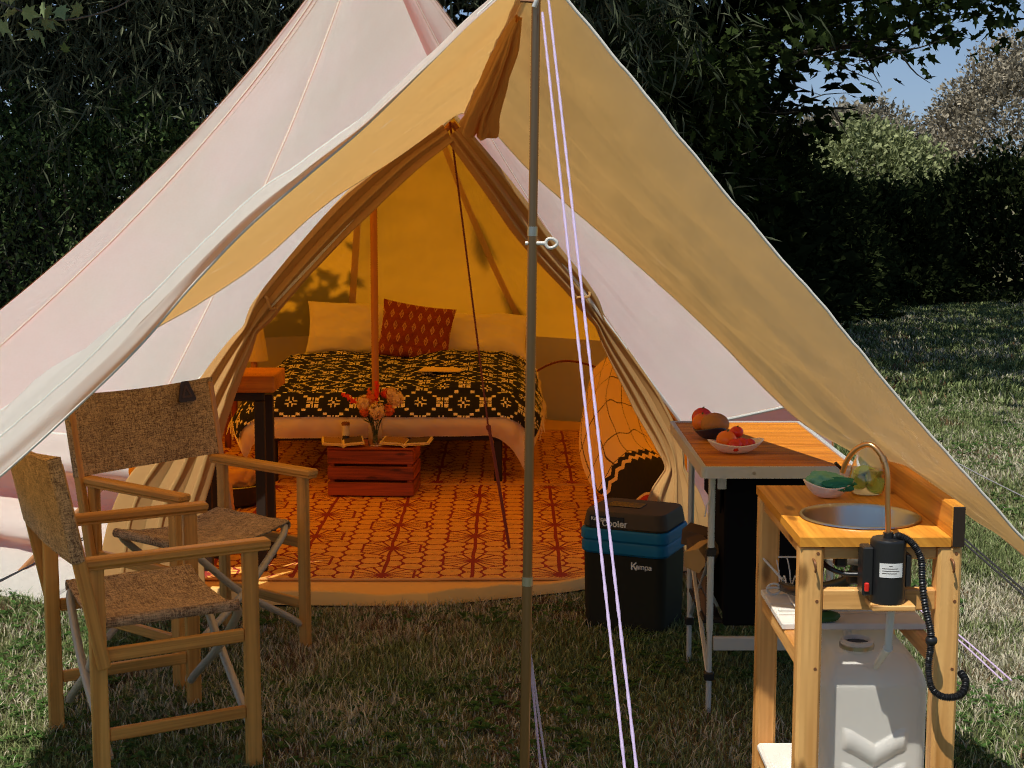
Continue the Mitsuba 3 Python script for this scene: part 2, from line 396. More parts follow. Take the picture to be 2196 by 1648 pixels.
WORN_LIT = [(1.70, 4.70, .45, .7), (1.95, 5.7, .4, .4), (-1.75, 4.75, .5, .5), (-.42, 4.35, .24, .6), (3.0, 8.0, .8, .4)]
def blades(x, y, h0, h1, w, seed, straw=0.3):
    r = np.random.default_rng(seed); n = len(x)
    h = r.uniform(h0, h1, n) * (0.65 + 0.7 * nz(np.stack([x * 2.3, y * 2.3, x * 0], -1), 5))
    a = r.uniform(0, 2 * math.pi, n); lean = r.uniform(0.15, 1.15, n) * h
    d = np.stack([np.cos(a), np.sin(a), 0 * a], 1)
    b = a + math.pi / 2 + r.uniform(-.6, .6, n)
    s = np.stack([np.cos(b), np.sin(b), 0 * b], 1) * (w * r.uniform(0.6, 1.4, n))[:, None]
    o = np.stack([x, y, ground_z(x, y) - 0.004], 1)
    m = o + d * (lean * 0.35)[:, None]; m[:, 2] += h * 0.62
    t = o + d * lean[:, None]; t[:, 2] += h * np.where(r.random(n) < 0.2, 0.75, 1.0)
    v = np.stack([o - s, o + s, m - s * 0.8, m + s * 0.8, t], 1).reshape(-1, 3)
    f = (np.array([[0, 1, 3], [0, 3, 2], [2, 3, 4]])[None] + (np.arange(n) * 5)[:, None, None]).reshape(-1, 3)
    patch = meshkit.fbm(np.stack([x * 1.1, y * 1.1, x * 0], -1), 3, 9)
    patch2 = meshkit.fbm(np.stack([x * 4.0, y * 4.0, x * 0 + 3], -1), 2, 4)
    dry_lit = np.zeros(n)      # worn, dried-out patches; most also paint the sunlit lawn paler
    for px, py, rad, s in WORN_LIT: dry_lit = np.maximum(dry_lit, s * np.clip(1.35 - np.hypot(x - px, y - py) / rad, 0, 1))
    dry_lit *= 0.5 + patch2
    k = r.random(n) < np.clip(straw + 1.5 * (patch - 0.5) + 0.8 * (patch2 - 0.5) + dry_lit, 0.04, 0.95)
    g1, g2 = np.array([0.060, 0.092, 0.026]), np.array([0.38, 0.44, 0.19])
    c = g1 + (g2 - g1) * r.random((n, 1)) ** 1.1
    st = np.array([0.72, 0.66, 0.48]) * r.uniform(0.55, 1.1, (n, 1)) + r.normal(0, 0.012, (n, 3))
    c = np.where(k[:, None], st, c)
    brown = r.random(n) < np.clip(2.5 * (patch2 - 0.62), 0, 0.4)
    c = np.where(brown[:, None], np.array([0.20, 0.12, 0.065]) * r.uniform(0.6, 1.2, (n, 1)), c)
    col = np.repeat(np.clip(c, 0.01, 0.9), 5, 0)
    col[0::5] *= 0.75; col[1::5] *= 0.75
    return v, f, col
gv, gf, gc, at = [], [], [], 0
def sow(x0, x1, y0, y1, per_m2, h0, h1, w, seed, straw=0.3, keep=None):
    global at
    r = np.random.default_rng(seed)
    n = int((x1 - x0) * (y1 - y0) * per_m2)
    x, y = r.uniform(x0, x1, n), r.uniform(y0, y1, n)
    d = np.hypot(x - TC[0], y - TC[1])
    ok = d > 2.46
    if keep is not None: ok &= keep(x, y)
    v, f, c = blades(x[ok], y[ok], h0, h1, w, seed + 1, straw)
    gv.append(v); gf.append(f + at); gc.append(c); at += len(v)
inview = lambda x, y: np.abs(x) < 0.36 * y + 0.25
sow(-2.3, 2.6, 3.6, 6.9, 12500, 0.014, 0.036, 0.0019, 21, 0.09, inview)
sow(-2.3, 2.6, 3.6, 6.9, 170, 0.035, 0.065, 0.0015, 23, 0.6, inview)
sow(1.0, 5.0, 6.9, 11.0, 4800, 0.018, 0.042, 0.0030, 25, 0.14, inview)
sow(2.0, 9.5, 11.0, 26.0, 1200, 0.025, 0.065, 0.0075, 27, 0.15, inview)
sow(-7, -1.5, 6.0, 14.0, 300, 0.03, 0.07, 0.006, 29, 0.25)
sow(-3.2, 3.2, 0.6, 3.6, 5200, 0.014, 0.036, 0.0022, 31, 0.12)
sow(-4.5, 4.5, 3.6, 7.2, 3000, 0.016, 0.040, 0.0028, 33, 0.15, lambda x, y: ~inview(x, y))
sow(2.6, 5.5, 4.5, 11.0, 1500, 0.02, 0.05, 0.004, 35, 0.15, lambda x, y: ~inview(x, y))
q = np.random.default_rng(77)      # flat clover and plantain among the blades
def weeds(n, x0, x1, y0, y1):
    global at
    x, y = q.uniform(x0, x1, n), q.uniform(y0, y1, n)
    ok = (np.hypot(x - TC[0], y - TC[1]) > 2.55) & inview(x, y) & (nz(np.stack([x * 1.4, y * 1.4, 0 * x], -1), 8) > .45)
    x, y = x[ok], y[ok]; k = 6; m = len(x)
    a = np.tile(np.arange(k) * 2 * math.pi / k, m) + np.repeat(q.uniform(0, 6, m), k) + q.normal(0, .3, m * k)
    L = q.uniform(.012, .034, m * k); o = np.repeat(np.stack([x, y, ground_z(x, y) + .012], 1), k, 0)
    d = np.stack([np.cos(a), np.sin(a), q.uniform(.1, .7, m * k)], 1); s = np.stack([-np.sin(a), np.cos(a), 0 * a], 1)
    v = np.stack([o, o + d * (L * .55)[:, None] + s * (L * .30)[:, None], o + d * L[:, None] - np.array([0, 0, .3]) * L[:, None], o + d * (L * .55)[:, None] - s * (L * .30)[:, None]], 1).reshape(-1, 3)
    f = (np.array([[0, 1, 2], [0, 2, 3]])[None] + (np.arange(m * k) * 4)[:, None, None]).reshape(-1, 3)
    c = np.array([.05, .10, .025]) * q.uniform(.7, 2.0, (m * k, 1))
    gv.append(v); gf.append(f + at); gc.append(np.repeat(c, 4, 0)); at += len(v)
weeds(5200, -2.3, 2.6, 3.6, 7.0); weeds(2500, 1.0, 5.0, 6.9, 11.0)
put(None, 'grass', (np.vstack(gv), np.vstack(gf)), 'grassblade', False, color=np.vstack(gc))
labels['grass'] = {'label': 'short mown grass with straw coloured blades covering the lawn', 'category': 'grass', 'kind': 'stuff'}

# ------------------------------------------------------------------ the bell tent
tent = thing('bell_tent', 'large cream canvas bell tent with its door tied open and a bed inside', 'tent')
EA = [60, 90, 120, 150, 180, 210, 240, 270, 300]
ER = 2.42
KN = [APEX, tw(2.045, 1.126, 0.6)] + [tw(ER * math.cos(math.radians(a)), ER * math.sin(math.radians(a)), 0.6) for a in EA] + [tw(2.045, -1.09, 0.6), APEX]
SG = [0.03, 0.10] + [0.15] * len(EA) + [0.10, 0.03]
PEAK = tw(0, 0, 2.96)
C3 = V(TC[0], TC[1], 0)
def roof_pt(i, s, t):
    """point of roof panel i: s along the eave, t from the peak (0) to the eave (1)"""
    b0, b1 = KN[i], KN[i + 1]
    b = b0 + (b1 - b0) * s[..., None]
    h = b - C3; h[..., 2] = 0
    rad = np.linalg.norm(h, axis=-1, keepdims=True); h = h / np.maximum(rad, 1e-9)
    pk = PEAK + h * 0.07
    p = pk + (b - pk) * t[..., None]
    slope = np.stack([b[..., 2] - pk[..., 2], rad[..., 0]], -1)
    n = h * (-slope[..., :1]) + np.array([0, 0, 1.0]) * slope[..., 1:]
    n = n / np.linalg.norm(n, axis=-1, keepdims=True)
    sg = SG[i] + (SG[i + 1] - SG[i]) * s
    hump = 4 * t * (1 - t) * (1.15 - 0.3 * t)
    off = sg * hump + 0.055 * np.sin(math.pi * s) * np.sin(math.pi * np.clip(t, 0, 1)) ** 0.8
    w = meshkit.fbm(p * 3.1, 3, 8) - 0.5
    w2 = meshkit.fbm(p * np.array([9, 9, 2.2]), 2, 3) - 0.5
    w3 = np.abs(meshkit.fbm(np.stack([s * 26 + 7 * i, t * 2.4, 0 * s + i], -1), 3, 13) - 0.5)   # puckers running down from the peak and along the seams
    w4 = meshkit.fbm(p * 16.0, 3, 17) - 0.5
    off = off + (0.022 * w + 0.010 * w2 + 0.016 * w3 * (0.25 + 0.75 * (2 * np.abs(s - 0.5)) ** 3 + 0.4 * t ** 3) + 0.005 * w4) * np.minimum(1, 6 * t * (1 - t)) * np.minimum(1, 8 * s * (1 - s) + 0.1)
    return p - n * off[..., None], n
NP = len(KN) - 1
put(tent, 'peak_cap', lathe([(0.0, 3.03), (0.02, 3.02), (0.074, 2.965), (0.088, 2.925)], 24, C3), 'canvas', 50)
ss, ts = np.meshgrid(np.linspace(0, 1, 61), np.linspace(0, 1, 81), indexing='ij')
for i in range(NP):
    P, n = roof_pt(i, ss, ts)
    put(tent, 'roof_panel', grid(P), 'canvas', True)
t1 = np.linspace(0.02, 1, 40)
for i in range(1, NP):   # sewn seams, laid inside the canvas
    A, n = roof_pt(i, np.full((40,), 0.0), t1)
    e = KN[i + 1] - KN[i - 1]; e = e / np.linalg.norm(e)
    wd = 0.022
    S_ = np.stack([A - e * wd - n * 0.010, A + e * wd - n * 0.010], 1)
    put(tent, 'seam', grid(S_), 'canvas_seam', True)
    put(tent, 'outer_seam', grid(np.stack([A - e * 0.006 + n * 0.003, A + e * 0.006 + n * 0.003], 1)), 'canvas_seam', True)
# side walls, hanging from the eave to the ground
ws, wt = np.meshgrid(np.linspace(0, 1, 31), np.linspace(0, 1, 37), indexing='ij')
for i in range(1, NP - 1):
    b0, b1 = KN[i], KN[i + 1]
    b = b0 + (b1 - b0) * ws[..., None]
    h = b - C3; h[..., 2] = 0; h /= np.linalg.norm(h, axis=-1, keepdims=True)
    left_front = i >= NP - 3
    flare = 0.30 if left_front else 0.06
    fold = meshkit.fbm(np.stack([b[..., 0] * 3 + i, b[..., 1] * 3, wt * (3.2 if left_front else 1.0)], -1), 3, 2) - 0.5
    P = b.copy(); P[..., 2] = 0.6 * (1 - wt) + 0.004
    if left_front:   # slack wall that sags into folds over the ground
        sq = np.clip(wt + 0.10 * (nz(np.stack([b[..., 0] * 2.2, b[..., 1] * 2.2, 0 * wt], -1), 6) - 0.5) * np.sin(math.pi * wt), 0, 1)
        P += h * np.interp(sq, [0, .10, .20, .27, .34, .48, .55, .64, .72, .78, .88, 1], [0, .04, .085, .08, -.03, -.05, .03, .12, .15, .09, .20, .34])[..., None]
        P[..., 2] = np.interp(sq, [0, .10, .20, .27, .34, .48, .55, .64, .72, .78, .88, 1], [.604, .56, .50, .45, .42, .31, .28, .235, .18, .145, .07, .004])
    P += h * ((0.06 * wt ** 1.6 * (not left_front)) + 0.10 * fold * np.sin(math.pi * np.minimum(1, wt * 1.02)) ** 0.7)[..., None]
    put(tent, 'wall_panel', grid(P), 'canvas_wall', True)
    # thick eave hem where wall and roof are sewn together
    if i in (1, 2, NP - 3, NP - 2):
        put(tent, 'eave_hem', tube(b[:, 0] - V(0, 0, 0.004), 0.007, 6), 'hem', 40)
# groundsheet with a raised lip
GA = np.radians([0, 14, 28.8, 60, 90, 120, 150, 180, 210, 240, 270, 300, 331.2, 346])
GR = np.array([2.44, 2.39, 2.36, 2.36] + [2.38] * 7 + [2.36, 2.36, 2.39])
ring = np.array([tw(r * math.cos(a), r * math.sin(a), 0) for a, r in zip(GA, GR)])
rr = []
for k in range(len(ring)):
    for q in np.linspace(0, 1, 12, endpoint=False): rr.append(ring[k] + (ring[(k + 1) % len(ring)] - ring[k]) * q)
rr = np.array(rr); hh = rr - C3
def lev(f, z): return C3 + hh * f + V(0, 0, z)
wob = (meshkit.fbm(rr * 4.0, 3, 6) - 0.5)
lip = 0.050 + 0.05 * wob
L5 = [lev(0.0, 0.012), lev(0.5, 0.012), lev(0.90, 0.012), lev(0.955, 0.014), lev(0.985, 0.0) + np.stack([0 * lip, 0 * lip, 0.7 * lip], 1), lev(1.0, 0.0) + np.stack([0 * lip, 0 * lip, lip], 1), lev(1.006, 0.0) + np.stack([0 * lip, 0 * lip, lip - 0.006], 1), lev(1.012, 0.003)]
G = np.stack(L5, 0); G = np.concatenate([G, G[:, :1]], 1)
put(tent, 'groundsheet', grid(G), 'groundsheet', True)
# poles
pc = V(-0.735, 7.97, 0)
put(tent, 'centre_pole', cat([tube([pc + V(0, 0, 0.012), pc + V(0, 0, 1.5)], 0.0195, 16), tube([pc + V(0, 0, 1.48), pc + V(0, 0, 2.93)], 0.017, 16)]), 'shade_wood', 40, 'slender centre pole rising behind the flowers')
LEGS = [(APEX, tw(2.045, 1.126, 0.6)), (APEX, tw(2.045, -1.09, 0.6))]
for a, b in LEGS:
    d = b - a; foot = a + d * (a[2] / (a[2] - b[2]))
    off = V(TA[0], TA[1], 0) * -0.05 + V(0, 0, -0.03)
    put(tent, 'door_frame_pole', tube([a + off, foot + off], 0.012, 10), 'shade_wood', 40)
    # hem where the roof panel ends along the door frame
    put(tent, 'door_hem', tube(curve([a, (a + b) / 2 + V(0, 0, -0.006), b], 24), 0.008, 6), 'hem', 40)

def curtain(path, side, widths, depths, pleats, seed):
    c = curve(path, 80); n = len(c); u = np.linspace(0, 1, n)
    w = np.interp(u, widths[0], widths[1]); dp = np.interp(u, depths[0], depths[1])
    v = np.linspace(-0.5, 0.5, 97)
    tang = np.gradient(c, axis=0); tang /= np.linalg.norm(tang, axis=1, keepdims=True)
    front = V(TA[0], TA[1], 0)
    across = np.cross(tang, front); across /= np.linalg.norm(across, axis=1, keepdims=True)
    U, W = np.meshgrid(u, v, indexing='ij')
    ph = pleats * 2 * math.pi * (W + 0.5) + 4.5 * (meshkit.fbm(np.stack([U * 1.6, W * 2.2, U * 0], -1), 2, seed) - 0.5)
    jag = 0.75 + 0.5 * nz(np.stack([U * 2, np.floor((W + .5) * pleats), U * 0], -1), seed + 1)
    P = c[:, None] + across[:, None] * (W * w[:, None] + 0.18 * np.sin(2 * ph) * w[:, None] / pleats)[..., None] + front * (dp[:, None] * np.sin(ph) * jag)[..., None]
    return sheet(P, 0.004)
KWR = ([0, .2, .40, .44, .48, .62, .72, .78, .84, 1], [0.08, 0.11, 0.08, 0.045, 0.075, 0.12, 0.11, 0.075, 0.20, 0.40])
KWL = ([0, .2, .40, .45, .50, .66, .8, 1], [0.08, 0.115, 0.09, 0.050, 0.085, 0.17, 0.27, 0.40])
KD = ([0, .2, .45, .6, 1], [0.012, 0.018, 0.012, 0.016, 0.009])
RPATH = [(-0.215, 5.70, 1.80), (-0.06, 5.76, 1.60), (0.10, 5.85, 1.38), (0.281, 5.95, 1.165), (0.42, 6.02, 0.94), (0.56, 6.05, 0.71), (0.66, 6.04, 0.50), (0.66, 5.99, 0.30), (0.65, 5.95, 0.06)]
LPATH = [(-0.245, 5.69, 1.80), (-0.424, 5.70, 1.67), (-0.682, 5.73, 1.43), (-0.935, 5.75, 1.15), (-1.05, 5.74, 0.98), (-1.165, 5.70, 0.765), (-1.27, 5.66, 0.53), (-1.35, 5.62, 0.34), (-1.38, 5.58, 0.05)]
for nm_, pth, sd, KW in (('right', RPATH, 3, KWR), ('left', LPATH, 5, KWL)):
    k = put(tent, 'door_curtain', curtain(pth, nm_, KW, KD, 2.8, sd), 'curtain', True,
            'gathered door curtain tied back on the right of the opening' if nm_ == 'right' else 'gathered door curtain tied back on the left behind the chairs')
    c = np.array(pth[3]); d = np.array(pth[4]) - np.array(pth[2]); d /= np.linalg.norm(d)
    a = np.cross(d, [0, 1, 0]); a /= np.linalg.norm(a); b = np.cross(d, a)
    g = np.linspace(0, 2 * math.pi, 20, endpoint=False)
    loop = c + 0.030 * np.cos(g)[:, None] * a + 0.026 * np.sin(g)[:, None] * b + d * 0.012 * np.sin(2 * g)[:, None]
    put(k, 'tie', tube(loop, 0.0055, 6, closed=True), 'curtain', 40)
# the door cord with its slider
dc = [V(-0.236, 5.75, 1.837), V(-0.125, 6.07, 0.93), V(-0.012, 6.393, 0.03)]
put(tent, 'door_cord', tube([dc[0], V(-0.10, 6.19, 0.60)], 0.0042, 6), 'cord_red', 40)
put(tent, 'door_cord', tube(curve([V(-0.10, 6.19, 0.60), V(-0.085, 6.22, 0.52), dc[2]], 12), [0.011] * 3 + [0.007] * 9, 8), 'cord_red', 40)
# guy lines of the tent
for a, b in ((tw(2.12, -1.25, 0.27), V(-2.22, 5.25, 0.0)), (tw(2.12, -1.27, 0.25), V(-2.26, 5.27, 0.0)), (KN[2], V(2.75, 6.3, 0)), (KN[10], V(-3.2, 6.1, 0)), (KN[9], V(-4.2, 7.4, 0))):
    put(tent, 'guy_rope', tube([a, (a + b) / 2 - V(0, 0, 0.01), b], 0.0026, 6), 'dark_rope' if a[0] < -1 else 'guy_grey', 40)
    put(tent, 'peg', tube([b + V(0, 0, -0.05), b + V(0.02 * np.sign(b[0]), 0, 0.05)], 0.005, 6), 'steel', 40)

# ------------------------------------------------------------------ the awning in front of the door
aw = thing('awning', 'cream canvas awning stretched out in front of the tent door', 'awning')
HR = [(0.045, 2.9, 2.002), (0.106, 2.905, 1.929), (0.305, 2.93, 1.696), (0.474, 2.97, 1.504), (0.649, 3.01, 1.314), (0.839, 3.06, 1.099), (1.10, 3.14, 0.826), (1.235, 3.2, 0.69)]
BR = [(-0.175, 5.8, 1.872), (-0.101, 5.69, 1.833), (0.091, 5.62, 1.629), (0.386, 5.35, 1.37), (0.611, 4.85, 1.153), (0.846, 4.45, 0.905), (0.956, 4.18, 0.85), (1.13, 3.65, 0.778), (1.19, 3.35, 0.73), (1.245, 3.24, 0.68)]
HL = [(0.045, 2.905, 2.002), (-0.037, 2.935, 1.936), (-0.088, 2.95, 1.893), (-0.279, 3.0, 1.727), (-0.41, 3.03, 1.636), (-0.542, 3.07, 1.547), (-0.663, 3.1, 1.438), (-0.784, 3.14, 1.328), (-0.937, 3.21, 1.189), (-1.147, 3.3, 1.021), (-1.398, 3.38, 0.823)]      # the crest where the sheet folds over
HF = [(0.045, 2.9, 2.002), (-0.037, 2.92, 1.929), (-0.088, 2.93, 1.883), (-0.275, 2.96, 1.706), (-0.404, 2.98, 1.6), (-0.532, 3.01, 1.495), (-0.651, 3.04, 1.379), (-0.772, 3.08, 1.251), (-0.919, 3.14, 1.119), (-1.122, 3.22, 0.949), (-1.368, 3.3, 0.765)]      # the lower edge of that fold
BL = [(-0.175, 5.8, 1.872), (-0.215, 5.75, 1.858), (-0.423, 5.69, 1.708), (-0.71, 5.71, 1.526), (-0.958, 5.71, 1.313), (-1.165, 5.58, 1.164), (-1.344, 5.3, 1.051), (-1.507, 5.05, 0.952), (-1.66, 4.7, 0.853), (-1.5, 3.42, 0.69)]
def arc(pts, n):
    c = curve(pts, 400); s = np.concatenate([[0], np.cumsum(np.linalg.norm(np.diff(c, axis=0), axis=1))]); s /= s[-1]
    q = np.linspace(0, 1, n)
    return np.stack([np.interp(q, s, c[:, k]) for k in range(3)], 1)
def awning_half(H, B, n=150, m=110, drape=0.05, flip=False):
    h, b = arc(H, n), arc(B, n)
    u = np.linspace(0, 1, n); v = np.linspace(0, 1, m)
    U, Vv = np.meshgrid(u, v, indexing='ij')
    P = h[:, None] * (1 - Vv)[..., None] + b[:, None] * Vv[..., None]
    sag = drape * 4 * Vv * (1 - Vv) * np.sin(math.pi * np.clip(U, 0, 1)) ** 0.8
    span = np.linalg.norm(b - h, axis=1)
    # long folds running from the pole top down to the corner, fine crumples near the back edge
    fold = 0.016 * np.sin(2 * math.pi * (Vv * 4.6 + 0.35 * U + 0.25 * np.sin(3 * U))) * np.sin(math.pi * np.clip(Vv, 0, 1)) * (0.25 + U) * (1 - U) ** 0.3
    fold *= 0.6 + 0.8 * nz(np.stack([U * 2.5, Vv * 3, U * 0], -1), 12)
    cr = (meshkit.fbm(np.stack([U * 7, Vv * 5, U * 0 + (5 if flip else 0)], -1), 4, 31) - 0.5) * 0.05 * np.sin(math.pi * Vv) ** 0.6 * np.minimum(1, 5 * (1 - U)) 
    P[..., 2] -= sag * np.minimum(1, span[:, None]) 
    rad = np.abs(meshkit.fbm(np.stack([U * 1.5, Vv * 22, U * 0 + 3], -1), 3, 41) - 0.5)      # creases that run out from the pole top
    cr = cr + 0.030 * rad * np.sin(math.pi * Vv) * np.clip(1.1 - U, 0, 1) + 0.006 * (meshkit.fbm(np.stack([U * 30, Vv * 26, U * 0], -1), 3, 19) - 0.5)
    P[..., 2] += (fold + cr) * np.minimum(1, span[:, None] / 0.8)
    return P
PR = awning_half(HR, BR); PL = awning_half(HL, BL, drape=0.0, flip=True)
# keep the two halves joined along the ridge
ridge = 0.5 * (PR[0] + PL[0]); PR[0] = ridge; PL[0] = ridge
put(aw, 'canopy_half', grid(PR), 'canvas_awning', True, 'tan glowing underside of the right awning half')
put(aw, 'canopy_half', grid(PL), 'canvas_awning', True, 'left awning half with its sunlit cream top')
put(aw, 'ridge_seam', grid(np.stack([PR[0] + V(-0.012, 0, -0.006), PR[0] + V(0.012, 0, -0.006)], 1)), 'canvas_seam', True)
for Pq in (PR, PL):   # rolled hems
    put(aw, 'hem', tube(Pq[:, 0], 0.0032, 8), 'hem', 40)
    put(aw, 'hem', tube(Pq[::2, -1], 0.003, 6), 'hem', 40)
# the front hem of the left half hangs down as a narrow fold
hf = arc(HF, len(PL)); hl = PL[:, 0]; q = np.linspace(0, 1, 22)[None, :, None]
Pd = hl[:, None] * (1 - q) + hf[:, None] * q
u = np.linspace(0, 1, len(hl))[:, None]
Pd[..., 1] -= 0.030 * np.sin(math.pi * q[..., 0]) * np.minimum(1, 6 * u) + 0.008 * (nz(np.stack([u * 9 + 0 * q[..., 0], q[..., 0] * 7 + 3 * u, 0 * u + 0 * q[..., 0]], -1), 4) - .5)
Pd[..., 2] += 0.010 * np.sin(math.pi * q[..., 0] * 2.2 + 5 * u) * np.sin(math.pi * q[..., 0])
put(aw, 'hem_cord', tube(Pd[:, -1], 0.0028, 6), 'hem', 40)
put(aw, 'hem_fold', grid(Pd), 'canvas_awning', True, 'pale hem fold along the front of the left half')
# the spare cloth that hangs bunched under the ridge close to the door
bc = curve([(0.012, 3.35, 1.945), (-0.030, 3.60, 1.860), (-0.075, 3.85, 1.780), (-0.092, 4.02, 1.735)], 30)
br_ = np.interp(np.linspace(0, 1, 30), [0, .2, .55, .85, 1], [0.006, 0.020, 0.030, 0.040, 0.022])
g = np.linspace(0, 2 * math.pi, 65); uu = np.linspace(0, 1, 30)
lob = 1 + .30 * np.cos(3 * g[None] + 2.2 * uu[:, None]) + .16 * np.cos(7 * g[None] - 3 * uu[:, None]) + .10 * np.sin(13 * g[None] + 4 * uu[:, None])
Pb = bc[:, None] + (br_[:, None] * lob)[..., None] * np.stack([np.cos(g), 0.25 * np.sin(g), 1.25 * np.sin(g)], -1)[None]
Pb += .010 * (meshkit.fbm(Pb * np.array([30, 10, 12]), 3, 4)[..., None] - .5)
bv_ = grid(Pb); bm = bv_; bv = bv_[0]
put(aw, 'bunched_cloth', (bv, bm[1], None), 'curtain', True, 'bunched roll of spare cloth hanging under the ridge')
# guy ropes at the corners
for a, b in ((V(1.24, 3.22, 0.685), V(2.15, 3.0, 0)), (V(-1.445, 3.39, 0.695), V(-2.3, 3.2, 0))):
    put(aw, 'corner_rope', tube([a, b], 0.004, 6), 'purple_rope', 40)
# a dark double line from the back edge to a peg on the right, and a loose pale one on the grass
for dx in (0.0, 0.022):
    put(aw, 'side_rope', tube([V(1.66 + dx, 6.9, 0.34), V(2.02 + dx, 5.55, -0.01)], 0.0042, 6), 'dark_rope', 40)
    put(aw, 'slack_rope', tube(curve([V(1.43 + dx, 5.35, 0.10), V(1.52 + dx, 5.0, 0.055), V(1.57 + dx * 1.3, 4.62, 0.02)], 14), 0.003, 6), 'purple_rope', 40)

# pole and its guy ropes
ap = thing('awning_pole', 'upright steel pole holding up the front point of the awning', 'pole')
pt = lambda z: V(0.020 + 0.0135 * z, 2.915, z)
put(ap, 'lower_section', tube([pt(-0.02), pt(0.80)], 0.0103, 20), 'pole_steel', 40)
put(ap, 'middle_section', tube([pt(0.79), pt(1.495)], 0.0095, 20), 'pole_steel', 40)
put(ap, 'upper_section', tube([pt(1.485), pt(1.99)], 0.0088, 20), 'pole_steel', 40)
put(ap, 'collar', tube([pt(0.785), pt(0.803)], 0.0109, 20), 'steel', 40)
put(ap, 'collar', tube([pt(1.482), pt(1.50)], 0.0101, 20), 'steel', 40)
e0 = pt(1.468)
g = np.linspace(0, 2 * math.pi, 18, endpoint=False)
put(ap, 'eye_bolt', cat([tube([e0 - V(.014, 0, 0), e0 + V(0.028, -0.004, 0)], 0.004, 8), tube(np.stack([e0[0] + 0.037 + 0.011 * np.cos(g), e0[1] - 0.006 + 0 * g, e0[2] + 0.009 * np.sin(g) * (1 - .25 * np.cos(g))], 1), 0.0032, 8, closed=True)]), 'whitewire', 40, 'white eye bolt through the pole')
put(ap, 'top_rod', tube([pt(1.915) + V(-.004, -.012, 0), pt(1.975) + V(0.018, -.012, 0)], 0.0052, 10), 'alu', 40)
put(ap, 'pin', tube([pt(1.925) + V(-.030, -.012, 0.002), pt(1.925) + V(.004, -.012, 0)], 0.003, 8), 'rust', 40)
put(ap, 'knot', blob(0.013, 0.012, 0.016, 2, 0.5, 3, 4), 'purple_rope', 60, t=pt(1.982) + V(0.008, -0.01, 0))
def twisted(a, b, r, n=150, sagz=0.0):
    u = np.linspace(0, 1, n)
    c = a + (b - a) * u[:, None]; c[:, 2] -= sagz * 4 * u * (1 - u)
    return tube(c, r * (1 + 0.16 * np.sin(u * n * 1.9)), 7)
gr = thing('guy_rope', 'taut double purple guy rope running down to the right of the steel pole', 'rope')
put(gr, 'strand', twisted(pt(1.905) + V(0.012, -0.014, 0), V(0.238, 1.80, 0.0), 0.0025), 'purple_rope', 40)
put(gr, 'strand', twisted(pt(1.955) + V(0.020, -0.014, 0), V(0.258, 1.80, 0.0), 0.0025), 'purple_rope', 40)
gr2 = thing('guy_rope', 'short purple guy rope pegged low down behind the pole', 'rope')
put(gr2, 'strand', twisted(pt(0.66) + V(0.004, 0.012, 0), V(0.083, 3.70, 0.0), 0.0026), 'purple_rope', 40)
put(gr2, 'strand', twisted(pt(0.64) + V(0.008, 0.012, 0), V(0.102, 3.70, 0.0), 0.0026), 'purple_rope', 40)

